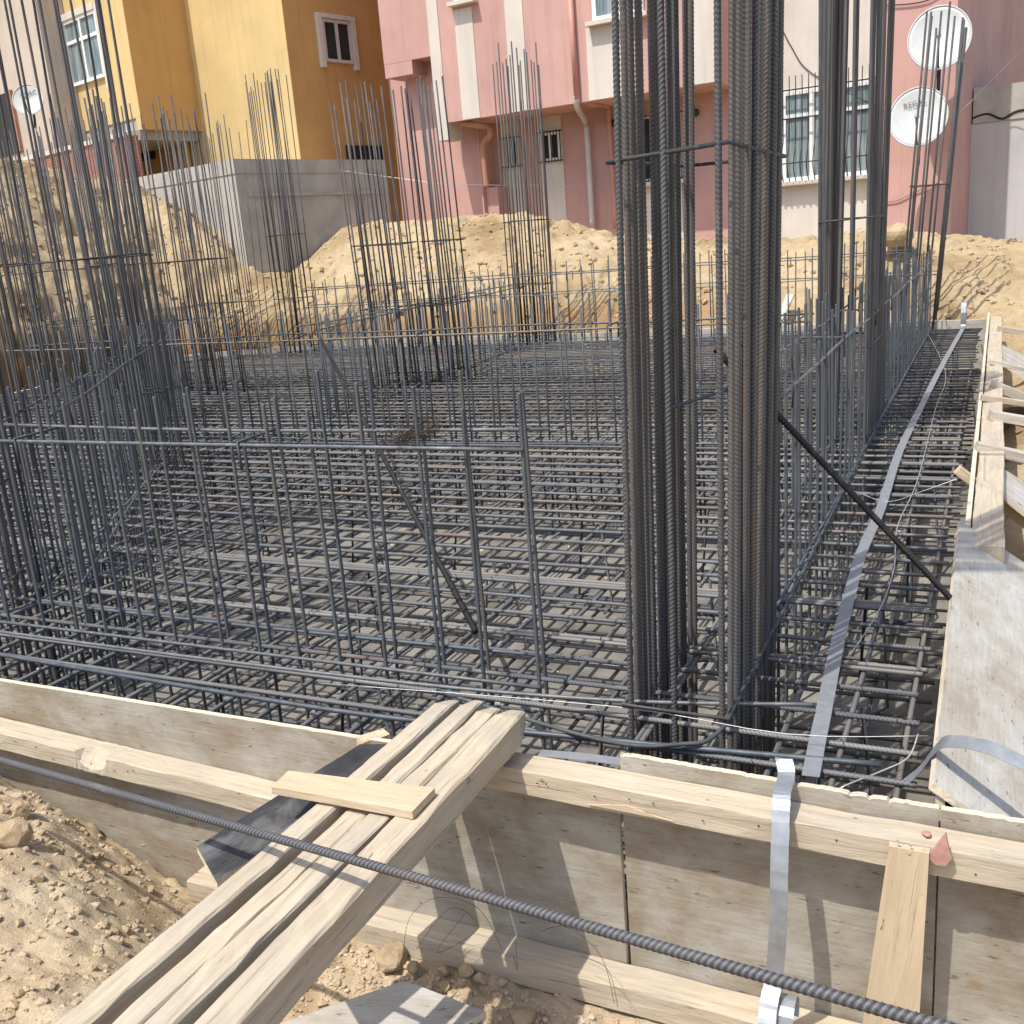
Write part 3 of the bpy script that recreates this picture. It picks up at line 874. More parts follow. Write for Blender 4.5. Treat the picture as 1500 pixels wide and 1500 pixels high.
# tangled ball of wire hung on the front rail
V = []; Fc = []
for k in range(22):
    c = Vector(py(600, 640, 3.0)); p = [];
    ang = rng.uniform(-0.5, 0.2)
    for i in range(9):
        s = rng.uniform(-1, 1)
        p.append(c + Vector((s * 0.11 + rng.gauss(0, 0.03), rng.gauss(0, 0.04), 0.05 * s + rng.gauss(0, 0.03))) - Vector(py(600, 640, 3.0)))
    v, f = tube_pts(smooth_path(p, 4), 0.0007, 3)
    b = len(V); V += v; Fc += [tuple(b + q for q in t) for t in f]
wt = link('wire_tangle', mesh_from('wire_tangle', V, Fc), Matrix.Translation(py(600, 640, 3.0)), None, M_RUST)
tag(wt, 'tangle of thin dark wire caught on the front rail', 'wire')

# ================================================================== FORMWORK
YF = 2.40
fw = thing('front_formwork', 'front formwork of weathered plywood panels with timber walers', 'formwork', (-1, YF, 0))


def panel(x0, x1, z0, zl, zr, rag, m=M_PLY, y=YF, lean=0.0):
    return sheet('plywood_panel', (x0, y - 0.02, z0), (x1, y - 0.02, z0), (x1, y - 0.02 + lean, zr), (x0, y - 0.02 + lean, zl), 0.02, m, fw, rag, 150)


panel(-5.0, -1.735, -0.2, 0.695, 0.69, 0.0015)
panel(-1.72, -0.893, -0.2, 0.69, 0.70, 0.002)
panel(-0.88, -0.075, -0.2, 0.765, 0.745, 0.0035)
panel(-0.07, 1.4, -0.2, 0.745, 0.735, 0.0025)
beam('waler_beam', (-5.0, 2.328, 0.60), (-2.0, 2.328, 0.44), 0.095, 0.075, M_TIMBER, fw, notch=(2.12, 2.27, 0.05), jit=0.003)
beam('waler_beam', (-1.36, 2.328, 0.688), (1.4, 2.328, 0.645), 0.095, 0.075, M_TIMBER, fw, jit=0.004)
beam('waler_beam', (-2.45, 2.326, 0.06), (1.4, 2.322, 0.035), 0.1, 0.085, M_TIMBER, fw, jit=0.004)
sp = sheet('stake', py(1262, 1510, 2.27), py(1303, 1232, 2.27), py(1362, 1243, 2.27), py(1345, 1522, 2.27), 0.022, M_LATH, fw, 0.0, 4, M_LATH)
for u, v in ((1315, 1232), (1334, 1238), (1332, 1250)):
    p = py(u, v, 2.248)
    boxes('nail', [(-0.003, 0.003, -0.002, 0.001, -0.003, 0.003)], M_WIREL, Matrix.Translation(p), fw)
for k in range(16):
    x = rng.uniform(-1.2, 0.3) if k % 3 else rng.uniform(-3.2, -2.1)
    zz = (0.69 + (x + 1.3) * -0.016) if k % 3 else 0.6 - (x + 5) * 0.0533
    boxes('nail', [(-0.002, 0.002, -0.0015, 0.0, -0.002, 0.002)], M_IRON, Matrix.Translation((x, 2.2785, zz + rng.uniform(-0.02, 0.02))), fw)
# splinter torn from the lower edge of the right waler
sheet('torn_splinter', py(862, 1179, 2.277), py(985, 1203, 2.277), py(950, 1193, 2.277), py(918, 1180, 2.277), 0.004, M_LATH, fw, 0.003, 10, M_LATH)

rf = thing('side_formwork', 'right side formwork with pale timber waler running back to the far bank', 'formwork', (-0.08, 8, 0))
ys = [2.43, 4.9, 7.4, 9.9, 12.2, 14.5]
for a, b in zip(ys, ys[1:]):
    sheet('plywood_panel', (-0.085, b - 0.01, 0), (-0.085, a, 0), (-0.085, a, 0.755), (-0.085, b - 0.01, 0.75 + 0.05 * (a > 9.8)), 0.022, M_PLY, rf, 0.006, 90)
for a, b in ((4.55, 6.35), (6.37, 10.2), (10.22, 14.5)):
    beam('waler_beam', (0.012, a, 0.70), (0.012, b, 0.70), 0.13, 0.09, M_TIMBER, rf, jit=0.003)
beam('waler_beam', (-0.01, 2.45, 0.12), (-0.01, 14.5, 0.12), 0.09, 0.09, M_TIMBER, rf)
y = 5.2
while y < 14.3:
    beam('upright_post', (0.03, y, -0.05), (0.03, y, 0.653), 0.08, 0.06, M_TIMBERG, rf, up=(0, 1, 0)); y += 0.95

bfm = thing('far_formwork', 'low far formwork edge at the foot of the spoil heaps', 'formwork', (-5, 14.5, 0))
ed = [(-0.1, 14.52), (-2.6, 14.54), (-5.1, 14.55), (-7.6, 14.57), (-10.0, 14.6), (-12.15, 13.15), (-11.85, 11.1), (-11.6, 9.1)]
for a, b in zip(ed, ed[1:]):
    sheet('plywood_panel', (*a, 0), (*b, 0), (*b, 0.72), (*a, 0.72), -0.05, M_PLYG, bfm, 0.006, 12)

# the pile of timbers over the front boards
xs = [(-1.462, 0.66), (-1.36, 0.5), (-1.288, 0.5), (-1.202, 0.42)]
for i, ((x, y0), lab) in enumerate(zip(xs, ('leftmost timber of the four laid over the front formwork, set apart by a gap', 'second timber from the left of the four laid over the front formwork', 'third timber from the left of the four, with a long dark crack', 'rightmost and widest timber of the four laid over the front formwork'))):
    w = (0.06, 0.056, 0.06, 0.08)[i]
    yf = (2.44, 2.47, 2.44, 2.43)[i]
    tag(beam('timber', (x + (0.0, 0.0, 0.0, 0.0)[i], y0, (0.812, 0.811, 0.815, 0.806)[i]), (x + (0.04, 0.008, 0.004, 0.0)[i], yf, (0.808, 0.806, 0.811, 0.803)[i]), w, (0.078, 0.075, 0.073, 0.09)[i], M_TIMBER, None, jit=0.004, taper_end=0.07, ch=0.006, seg=26), lab, 'timber', 'timbers laid over the front formwork')
tag(sheet('plank', pz(605, 1200, 0.856), pz(399, 1163, 0.856), pz(424, 1139, 0.856), pz(638, 1165, 0.856), 0.02, M_LATH, None, 0.002, 8, M_LATH), 'short fresh plank lying across the four timbers', 'plank')
tag(sheet('black_board', pz(318, 1294, 0.765), pz(600, 1090, 0.765), pz(527, 1090, 0.765), pz(288, 1240, 0.765), 0.018, M_BLACK, None, 0.001, 8), 'black film faced board sticking out under the left timber', 'board')
tag(sheet('black_board', pz(520, 1312, 0.74), pz(600, 1262, 0.74), pz(606, 1235, 0.74), pz(560, 1230, 0.74), 0.018, M_BLACK, None, 0.001, 8), 'dark board end showing under the right side of the timbers', 'board')
tag(beam('wood_block', py(527, 1090, 2.37), py(566, 1078, 2.45), 0.05, 0.04, M_LATH, None), 'small fresh wood block behind the black board on the panel edge', 'wood block')

# boards and struts right of the side formwork
tag(sheet('plywood_sheet', (-0.105, 4.78, 0.79), (-0.09, 2.42, 0.79), (0.85, 2.42, 0.16), (0.85, 4.72, 0.16), 0.02, M_PLYG, None, 0.0, 10), 'large pale plywood sheet sloping away from the right formwork', 'board')


def strut(p, q, w, h, m, lab, dist=1.5):
    a = pz(p[0], p[1], 0.775); b = py(q[0], q[1], a.y + 0.05); d = (b - a).normalized()
    b = a + d * dist
    tag(beam('strut', a, b, w, h, m, None, jit=0.004), lab, 'timber', 'struts propping the right formwork')


for p, q, w, h, m, lab in (((1462, 481), (1502, 487), 0.1, 0.06, M_TIMBER, 'farthest strut from the right formwork, level with the far bank'),
                           ((1450, 531), (1502, 542), 0.05, 0.04, M_TIMBERG, 'thin strut between the far plywood board and the thick strut'),
                           ((1450, 562), (1502, 583), 0.1, 0.07, M_TIMBERG, 'thick pale strut below the far plywood board'),
                           ((1437, 582), (1502, 592), 0.055, 0.045, M_TIMBER, 'slim strut whose end lies across the waler'),
                           ((1450, 609), (1502, 618), 0.1, 0.06, M_TIMBERG, 'grey thick strut in the middle of the right formwork'),
                           ((1430, 653), (1502, 669), 0.075, 0.06, M_TIMBERG, 'round edged strut just beyond the near plywood board'),
                           ((1402, 688), (1502, 768), 0.06, 0.05, M_LATH, 'steep fresh strut poking over the mat beyond the big sheet')):
    strut(p, q, w, h, m, lab)
for q, lab in ((((1460, 501), (1500, 520), (1503, 555), (1459, 526)), 'far small plywood board leaning on the right formwork'), (((1441, 667), (1500, 706), (1503, 752), (1440, 703)), 'near small plywood board leaning on the right formwork')):
    a = pz(*q[0], 0.75); d_ = pz(*q[3], 0.75); b = py(*q[1], a.y); c = py(*q[2], d_.y)
    b = a + (b - a) * 2.2; c = d_ + (c - d_) * 2.2
    tag(sheet('plywood_board', d_, c, b, a, 0.02, M_PLYG, None, 0, 6), lab, 'board')

# steel bands
X_ = Vector((1, 0, 0))
pts = [pz(1187, 1137, 0.66), pz(1205, 1050, 0.665), pz(1232, 920, 0.66), pz(1262, 810, 0.67), pz(1290, 745, 0.66), pz(1318, 660, 0.67), pz(1352, 590, 0.66), pz(1380, 535, 0.67), pz(1411, 480, 0.66)]
bnd = tag(ribbon('steel_band', smooth_path(pts, 6), 0.048, 0.0015, X_, M_BAND), 'long flat steel band lying along the mat by the right formwork', 'steel band')
pts = [pz(1411, 480, 0.67)]
a = pts[0]
ribbon('band_loop', [a + Vector((0, 0.15 * math.sin(t) * 0.8, 0.16 - 0.16 * math.cos(t))) for t in [k * 0.5 for k in range(12)]], 0.06, 0.002, X_, M_BAND, bnd)
pts = [(-0.45, 2.47, 0.70), (-0.452, 2.44, 0.79), py(1152, 1136, 2.39), py(1145, 1165, 2.29), py(1143, 1215, 2.24), py(1141, 1290, 2.2), py(1139, 1370, 2.19), py(1134, 1430, 2.2), py(1126, 1470, 2.16), py(1122, 1510, 2.12)]
tag(ribbon('steel_band', smooth_path(pts, 6), 0.043, 0.0015, X_, M_BAND), 'bright steel band hanging down over the front formwork', 'steel band')
pts = [py(1148, 1462, 2.2) + Vector((0.01, -0.05 * math.cos(t), 0.05 * math.sin(t) - 0.05)) for t in [0.2 + 0.45 * k for k in range(9)]]
tag(ribbon('steel_band', pts, 0.04, 0.0015, X_, M_BAND), 'curled steel band end beside the foot of the hanging band', 'steel band')
pts = [pz(1310, 1158, 0.6), pz(1345, 1130, 0.68), py(1375, 1092, 2.55), py(1400, 1086, 2.5), py(1445, 1094, 2.45), py(1505, 1120, 2.4), py(1560, 1150, 2.36)]
tag(ribbon('steel_band', smooth_path(pts, 6), 0.04, 0.0015, (0.15, 1, 0.35), M_BAND), 'steel band arching over the front right corner onto the big sheet', 'steel band')
pts = [pz(790, 1103, 0.715), pz(850, 1108, 0.72), pz(918, 1117, 0.72)]
tag(ribbon('steel_band', smooth_path(pts, 4), 0.04, 0.0015, (0, 1, 0), M_BAND), 'short steel band strip lying behind the right waler', 'steel band')

# shards, stones, paper, boards on the ground
for (u, v, r, fl, lab) in ((1357, 1222, 0.013, 0.5, 'tiny round piece of red tile on the waler end'),):
    o = link('tile_shard', rock_mesh('tile_shard', 3, r, 2, fl, 0.6), Matrix.Translation(py(u, v, 2.32)), None, M_SHARD); tag(o, lab, 'tile shard')
V = [py(1361, 1252, 2.262), py(1376, 1230, 2.262), py(1386, 1218, 2.266), py(1390, 1238, 2.262), py(1395, 1252, 2.262), py(1386, 1264, 2.262), py(1370, 1262, 2.262)]
n = len(V); V2 = V + [v - Vector((0, 0.009, 0.003)) for v in V]
tag(link('tile_shard', mesh_from('tile_shard', V2, [tuple(range(n))[::-1], tuple(range(n, 2 * n))] + [(i, (i + 1) % n, n + (i + 1) % n, n + i) for i in range(n)]), None, None, M_SHARD), 'pointed piece of red tile leaning on the waler by the stake', 'tile shard')


def on_ground(u, v):
    z = 0.1
    for _ in range(12):
        p = pz(u, v, z); z = float(near_z(np.array(p.x), np.array(min(p.y, 2.25))))
    return pz(u, v, z)


for i, (u, v, r, lab) in enumerate(((575, 1412, 0.052, 'large lump of brown earth below the lower waler'), (685, 1424, 0.024, 'flattish tan stone at the left of the pebble row'), (707, 1437, 0.023, 'rounded tan stone at the right end of the pebble row'),
                                   (650, 1424, 0.02, 'angular tan stone next to the earth lump'), (682, 1442, 0.018, 'small tan stone under the flattish one'), (605, 1420, 0.02, 'brown stone touching the earth lump'),
                                   (503, 1390, 0.022, 'orange tan stone beside the rightmost timber'), (18, 1232, 0.055, 'big pale clod at the left frame edge'), (30, 1195, 0.04, 'pale clod on top of the left soil heap'),
                                   (85, 1250, 0.02, 'small pale clod right of the big clod'), (222, 1240, 0.04, 'clod at the foot of the front panel left of the black board'), (55, 1290, 0.018, 'small orange clod on the left soil heap'),
                                   (655, 1450, 0.016, 'little tan stone at the edge of the grey board'), (965, 1470, 0.03, 'tan stone near the bottom edge below the waler'), (765, 1490, 0.035, 'tan stone at the bottom beside the grey board'))):
    p = on_ground(u, v)
    o = link('stone', rock_mesh('stone', 40 + i, r * 1.15, 3, 0.8, 0.35), Matrix.Translation(p + Vector((0, 0, r * 0.3))) @ Matrix.Rotation(i * 1.3, 4, 'Z'), None, M_STONE if i in (1, 2, 3, 4, 6) else M_CLOD)
    tag(o, lab, 'stone', 'stones and clods on the near ground')
gz = 0.13
tag(sheet('ground_board', pz(395, 1505, gz), pz(640, 1520, gz), pz(712, 1482, gz - 0.02), pz(592, 1436, gz - 0.03), 0.02, M_PLYG, None, 0.002, 6), 'grey board lying flat on the ground at the bottom', 'board')
tag(sheet('paper_sheet', pz(366, 1512, 0.3), pz(412, 1512, 0.3), pz(402, 1501, 0.31), pz(380, 1485, 0.32), 0.002, M_PAPER, None, 0, 2, M_PAPER), 'corner of a white paper sheet at the bottom edge', 'paper')
for k, pp in enumerate((((590, 1405, 2.2), (600, 1345, 2.24), (640, 1315, 2.26), (700, 1330, 2.24), (735, 1390, 2.22)), ((610, 1390, 2.2), (660, 1330, 2.2), (700, 1360, 2.24), (640, 1395, 2.22), (680, 1340, 2.25)), ((790, 1365, 2.3), (830, 1358, 2.25), (880, 1400, 2.22), (900, 1470, 2.18)), ((755, 1380, 2.25), (758, 1420, 2.2), (752, 1400, 2.2)), ((850, 1400, 2.25), (890, 1420, 2.2), (905, 1475, 2.16)))):
    tag(tube('tie_wire', smooth_path([py(*q) for q in pp], 6), 0.0007, M_WIRE, None, 4), ('thin dark wire arching over the lower waler', 'tangled dark wire loop on the lower waler', 'long dark wire curving down right of the timber shadow', 'tiny dark wire bent over the waler', 'dark wire trailing over the right part of the lower waler')[k], 'wire')

# ================================================================== BUILDINGS
def plane_px(u, v, p0, n):
    d = ray(u, v); t = float(np.dot(np.array(p0) - EYE, n) / np.dot(d, n)); return Vector(EYE + t * d)


class Facade:
    """local frame: X along the wall to the right, Y out towards the viewer's side negative, Z up"""
    def __init__(s, pix, depth, ux):
        s.p0 = Vector(EYE + ray(*pix) / 1500 * depth); s.p0.z = 0
        s.u = Vector((*ux, 0)).normalized(); s.n = Vector((s.u.y, -s.u.x, 0))
        M = Matrix.Identity(4)
        for i, c in enumerate((s.u, -s.n, Vector((0, 0, 1)))):
            for k in range(3): M[k][i] = c[k]
            M[i][3] = s.p0[i]
        s.M = M

    def uv(s, px, pyy, off=0.0):
        q = plane_px(px, pyy, s.p0 + s.n * off, np.array(s.n)); d = q - s.p0
        return d.dot(s.u), q.z


def window(fc, parent, u0, u1, z0, z1, y, cols=2, rows=((0, 1),), fw_=0.07, depth=0.06, sill=True, glass=M_GLASS, frame_m=M_FRAME, transom=None):
    """frame proud of wall plane y (local, negative is outwards) with panes"""
    bars = [(u0, u0 + fw_, y - depth, y + 0.02, z0, z1), (u1 - fw_, u1, y - depth, y + 0.02, z0, z1), (u0 + fw_, u1 - fw_, y - depth, y + 0.02, z0, z0 + fw_), (u0 + fw_, u1 - fw_, y - depth, y + 0.02, z1 - fw_, z1)]
    for c in range(1, cols):
        uc = u0 + (u1 - u0) * c / cols; bars.append((uc - fw_ * 0.55, uc + fw_ * 0.55, y - depth + 0.004, y + 0.018, z0 + fw_, z1 - fw_))
    zt = None
    if transom: zt = z0 + (z1 - z0) * transom
    w = boxes('window', bars, frame_m, fc.M, parent)
    us = [u0 + (u1 - u0) * c / cols for c in range(cols + 1)]
    for c in range(cols):
        a = us[c] + fw_ * 0.55; b = us[c + 1] - fw_ * 0.55
        if zt:
            boxes('transom', [(a, b, y - depth + 0.007, y + 0.016, zt - fw_ * 0.5, zt + fw_ * 0.5)], frame_m, fc.M, w)
            boxes('pane', [(a, b, y - 0.02, y - 0.012, z0 + fw_, zt - fw_ * 0.5)], glass, fc.M, w); boxes('pane', [(a, b, y - 0.02, y - 0.012, zt + fw_ * 0.5, z1 - fw_)], glass, fc.M, w)
        else: boxes('pane', [(a, b, y - 0.02, y - 0.012, z0 + fw_, z1 - fw_)], glass, fc.M, w)
    if sill: boxes('sill', [(u0 - 0.1, u1 + 0.1, y - 0.16, y + 0.01, z0 - 0.07, z0 - 0.002)], M_WHITE, fc.M, w)
    return w


def grille(fc, parent, u0, u1, z0, z1, y, n, spikes=True, belly=0.0):
    V = []; Fc = []
    def add(pts, r):
        v, f = tube_pts(pts, r, 5); b = len(V); V.extend(v); Fc.extend([tuple(b + q for q in t) for t in f])
    for i in range(n):
        u = u0 + (u1 - u0) * i / (n - 1)
        if belly:
            h = z1 - z0
            add(smooth_path([(u, y, z1 + (0.22 if spikes else 0)), (u, y, z0 + 0.5 * h), (u, y - belly * 0.3, z0 + 0.36 * h), (u, y - belly, z0 + 0.17 * h), (u, y - belly * 0.6, z0 + 0.05 * h), (u, y, z0 - 0.05)], 4), 0.009)
        else: add([(u, y, z0), (u, y, z1)], 0.009)
    for z in (z1 - 0.02, z0 + 0.02) if not belly else (z1, z0 + 0.68 * (z1 - z0)):
        add([(u0 - 0.05, y, z), (u1 + 0.05, y, z)], 0.012)
    if belly: add([(u0 - 0.02, y - belly, z0 + 0.17 * (z1 - z0)), (u1 + 0.02, y - belly, z0 + 0.17 * (z1 - z0))], 0.01)
    return link('window_grille', mesh_from('window_grille', V, Fc, True), fc.M, parent, M_IRON)


# ---- pink house
PK = Facade((1200, 200), 17.5, (0.995, -0.099))
pk = thing('pink_house', 'pink house with off white stripes and an overhanging upper floor', 'house', PK.M @ Vector((-3, 0, 1.5)))
u_cor = PK.uv(1397, 200)[0]; ov = 1.2
u_ovR = PK.uv(1048, 100, ov)[0]; z_ov = PK.uv(785, 160, ov)[1]
u_ovL = PK.uv(634, 90, ov)[0]
boxes('wall', [(-8.9, u_cor, 0, 30, 0.5, 14)], M_PINK, PK.M, pk)
boxes('upper_floor', [(u_ovL, u_ovR, -ov, -0.003, z_ov, 12)], M_PINK, PK.M, pk)
# lower left block, lit
uL, _ = PK.uv(603, 200, 0.5); uR, _ = PK.uv(706, 260, 0.5)
zb = PK.uv(680, 200, 0.75)[1]
boxes('lower_block', [(uL, uR, -0.5, -0.004, 0.6, 8)], M_PINK, PK.M, pk)
boxes('pier', [(uR + 0.002, uR + 0.28, -0.4, -0.004, 0.6, PK.uv(715, 275, 0.4)[1])], M_PINK, PK.M, pk)
# upper left wing
uw, _ = PK.uv(559, 60, 1.0)
zw = PK.uv(600, 88, 1.0)[1]
boxes('upper_wing', [(uw, u_ovL - 0.003, -1.0, -0.006, zw, 12)], M_PINK, PK.M, pk)
u5, z5 = PK.uv(567, 115, 1.0); u6 = PK.uv(572, 90, 1.0)[0]
boxes('bracket_beam', [(uw + 0.004, PK.uv(604, 100, 1.0)[0], -0.997, -0.01, z5, zw - 0.002)], M_PINK, PK.M, pk)
# off-white bands
def band(px0, px1, y_ref, z0, z1, off, e=0.012, name='painted_band'):
    a = PK.uv(px0, y_ref, off)[0]; b = PK.uv(px1, y_ref, off)[0]
    boxes(name, [(a, b, -off - e, -off - 0.002, z0, z1)], M_WHITE, PK.M, pk)
ba = PK.uv(634, 100, ov)[0]
zlow = PK.uv(655, 205, ov)[1]
boxes('corner_fin', [(ba - 0.02, ba + 0.22, -ov - 0.014, -0.7, zlow, 12)], M_WHITE, PK.M, pk)
band(672, 698, 100, z_ov + 0.005, PK.uv(680, 12, ov)[1], ov); band(744, 770, 80, z_ov + 0.005, 12, ov); band(860, 925, 80, z_ov + 0.005, PK.uv(890, 36, ov)[1], ov); band(1010, 1048, 80, z_ov + 0.005, 12, ov)
zt_ = z_ov - 0.004
for a, b in ((738, 766), (793, 827)): band(a, b, 260, 0.8, zt_, 0.0)
band(922, 1000, 300, 0.8, PK.uv(950, 272)[1], 0.0)
a = PK.uv(1120, 200)[0]; b = PK.uv(1291, 200)[0]
boxes('painted_band', [(a, b, -0.014, -0.002, 0.8, 12)], M_WHITE, PK.M, pk)
# windows
q0 = PK.uv(1147, 200); q1 = PK.uv(1272, 200)
zt1 = PK.uv(1150, 135)[1]; zb1 = PK.uv(1143, 268)[1]
wn = window(PK, pk, q0[0], q1[0] + 0.1, zb1, zt1, -0.012, 3, transom=0.72)
grille(PK, pk, q0[0] - 0.05, q1[0] + 0.15, zb1 + 0.05, zt1 + 0.0, -0.2, 16, True, 0.16)
a = PK.uv(870, 20, ov); b = PK.uv(940, 20, ov)
window(PK, pk, a[0], b[0] + 0.05, PK.uv(885, 30, ov)[1], PK.uv(885, 30, ov)[1] + 1.4, -ov - 0.012, 2)
a = PK.uv(668, 5, ov); b = PK.uv(690, 5, ov)
window(PK, pk, a[0], b[0] + 0.05, PK.uv(678, 2, ov)[1], PK.uv(678, 2, ov)[1] + 1.2, -ov - 0.012, 1)
for x0, x1, y0, y1 in ((741, 763, 204, 242), (793, 823, 196, 234)):
    a, z1_ = PK.uv(x0, y0); b, z0_ = PK.uv(x1, y1)
    window(PK, pk, a, b, z0_, z1_, -0.014, 2, fw_=0.05, sill=False, glass=M_DARKIN)
    grille(PK, pk, a - 0.03, b + 0.03, z0_ - 0.03, z1_ + 0.03, -0.09, 8)
a, z1_ = PK.uv(928, 172); b, z0_ = PK.uv(1000, 262)
window(PK, pk, a, b, z0_, z1_, -0.014, 2, fw_=0.06, sill=True, glass=M_DARKIN)
grille(PK, pk, a - 0.03, b + 0.03, z0_, z1_, -0.12, 10)
# slot window in the recess
a, z1_ = PK.uv(637, 85, 0.5); b, z0_ = PK.uv(648, 122, 0.5)
boxes('slot_window', [(a, b, -0.54, -0.502, z0_, z1_)], M_DARKIN, PK.M, pk)
# pipes on the pink house
o_ = ov + 0.07
def pk_pt(u, v, off): a = PK.uv(u, v, off); return PK.M @ Vector((a[0], -off, a[1]))
pA1 = pk_pt(834, -20, o_); pA2 = pk_pt(845, 145, o_)
tube('downpipe', [pA1, pA2], 0.05, M_PIPEP, pk, 10)
a = PK.uv(858, 180, 0.12)
tube('downpipe', smooth_path([pA2 + Vector((0, 0, 0.05)), pk_pt(846, 158, 1.1), pk_pt(857, 178, 0.2), pk_pt(860, 200, 0.14), pk_pt(868, 335, 0.14)], 5), 0.055, M_PIPEW, pk, 10)
tube('downpipe', smooth_path([pk_pt(846, 148, 1.0), pk_pt(868, 152, 0.9), pk_pt(890, 156, 0.2), pk_pt(892, 175, 0.1), pk_pt(902, 335, 0.1)], 5), 0.045, M_PIPEP, pk, 8)
tube('downpipe', smooth_path([pk_pt(672, 180, 1.05), pk_pt(705, 184, 0.95), pk_pt(715, 186, 0.8), pk_pt(718, 198, 0.8), pk_pt(708, 212, 0.8), pk_pt(710, 245, 0.8), pk_pt(713, 275, 0.8)], 5), 0.06, M_COPPER, pk, 10)
for u, v in ((900, 180), (1019, 165)):
    c = pk_pt(u, v, 0.03); tube('vent_ring', [c, c + PK.n * 0.05], 0.07, M_IRON, pk, 12)
tube('wall_cable', smooth_path([pk_pt(1140, 30, 0.03), pk_pt(1160, 70, 0.03), pk_pt(1190, 108, 0.03), pk_pt(1290, 160, 0.03), pk_pt(1310, 180, 0.03)], 5), 0.008, M_IRON, pk, 5)
tube('wall_cable', smooth_path([pk_pt(1290, 8, 0.03), pk_pt(1330, 6, 0.03), pk_pt(1360, 0, 0.03), pk_pt(1380, -12, 0.03)], 5), 0.01, M_IRON, pk, 5)
tube('wall_cable', smooth_path([pk_pt(1290, 296, 0.03), pk_pt(1315, 293, 0.03), pk_pt(1340, 281, 0.03), pk_pt(1375, 268, 0.03)], 5), 0.01, M_COPPER, pk, 5)

# ---- pale grey outbuilding at the right
GW = Facade((1440, 250), 18.2, (0.995, -0.099))
gw = thing('grey_outbuilding', 'pale grey rendered outbuilding with a cracked concrete band, right of the pink house', 'building', GW.M @ Vector((0.5, 0, 1.5)))
a0 = GW.uv(1421, 240)[0]; zc = GW.uv(1440, 180)[1]; zt = GW.uv(1437, 128)[1]
boxes('wall', [(a0, a0 + 7, 0, 4, 0.5, zc)], M_GREYW, GW.M, gw)
boxes('concrete_band', [(a0 + 0.02, a0 + 7, -0.02, 4, zc + 0.004, zt)], M_CONC, GW.M, gw)
V, Fc = tube_pts(smooth_path([(a0 + 0.0, -0.015, zc + 0.09), (a0 + 0.25, -0.015, zc + 0.14), (a0 + 0.5, -0.022, zc + 0.03), (a0 + 0.75, -0.022, zc + 0.13), (a0 + 1.3, -0.022, zc + 0.12)], 5), 0.02, 5)
link('crack', mesh_from('crack', V, Fc), GW.M, gw, M_DARKIN)
tag(tube('overhead_cable', smooth_path([pk_pt(1385, 172, 0.1), pk_pt(1405, 165, 0.3), plane_px(1450, 120, GW.p0 + GW.n * 0.5, np.array(GW.n)), plane_px(1520, 50, GW.p0 + GW.n * 0.9, np.array(GW.n))], 6), 0.007, M_WIREL, None, 5), 'pale cable running from the lower dish up to the right', 'cable')


# ---- satellite dishes
def dish(center, nrm, r, label, word, tilt=0.0, wpos=(-0.55, 0.4), wsize=0.2, pole=None):
    t = thing('satellite_dish', label, 'satellite dish', center)
    n = Vector(nrm).normalized(); x = Vector((0, 0, 1)).cross(n).normalized(); y = n.cross(x)
    M = Matrix.Identity(4)
    for i, c in enumerate((x, y, n)):
        for k in range(3): M[k][i] = c[k]
        M[i][3] = Vector(center)[i]
    V = []; nr, na = 9, 48
    for i in range(nr):
        q = i / (nr - 1)
        for k in range(na):
            a = 2 * math.pi * k / na; V.append((r * q * math.cos(a), r * 1.06 * q * math.sin(a), 0.14 * r * (q * q - 1)))
    me = grid_mesh('reflector', V, nr, na, True, True)
    o = link('reflector', me, M, t, M_DISH)
    sm = o.modifiers.new('thick', 'SOLIDIFY'); sm.thickness = 0.015
    pts = [(r * 1.005 * math.cos(2 * math.pi * k / na), r * 1.065 * math.sin(2 * math.pi * k / na), 0) for k in range(na)]
    v, f = tube_pts(pts, 0.012, 6, True); link('rim', mesh_from('rim', v, f, True), M, t, M_DISH)
    f0 = Vector((0, -r * 1.0, -0.01)); f1 = Vector((0, -r * 0.25, r * 0.95))
    v, f = tube_pts([f0, (0, -r * 0.95, 0.1), f1], 0.014, 6); link('feed_arm', mesh_from('feed_arm', v, f), M, t, M_IRON)
    d = (Vector((0, 0, -0.1)) - f1).normalized()
    v, f = tube_pts([f1 - d * 0.06, f1 + d * 0.0, f1 + d * 0.03, f1 + d * 0.09], [0.025, 0.03, 0.03, 0.04], 10); link('receiver_head', mesh_from('receiver_head', v, f), M, t, M_PIPEW)
    v, f = tube_pts([(0, 0, -0.15 * r), (0, -0.02, -0.3), (0, -r * 0.9, -0.36), (0, -r * 1.5, -0.36)], 0.03, 8); link('mount', mesh_from('mount', v, f), M, t, M_IRON)
    if word:
        cu = bpy.data.curves.new('lettering', 'FONT'); cu.body = word; cu.size = wsize; cu.align_x = 'CENTER'; cu.extrude = 0.002
        cu.materials.append(M_LETTER)
        tmp = bpy.data.objects.new('lettering_curve', cu); dg = bpy.context.evaluated_depsgraph_get()
        me = bpy.data.meshes.new_from_object(tmp.evaluated_get(dg)) if False else bpy.data.meshes.new_from_object(tmp)
        bpy.data.objects.remove(tmp)
        lo = bpy.data.objects.new('lettering', me); COL.objects.link(lo); lo.parent = t
        if not len(me.materials): me.materials.append(M_LETTER)
        q2 = (wpos[0] ** 2 + wpos[1] ** 2)
        Ml = M @ Matrix.Translation((wpos[0] * r, wpos[1] * r, 0.14 * r * (q2 - 1) + 0.03)) @ Matrix.Rotation(tilt, 4, 'Z')
        lo.matrix_basis = WORLD[t.name].inverted() @ Ml
    return t


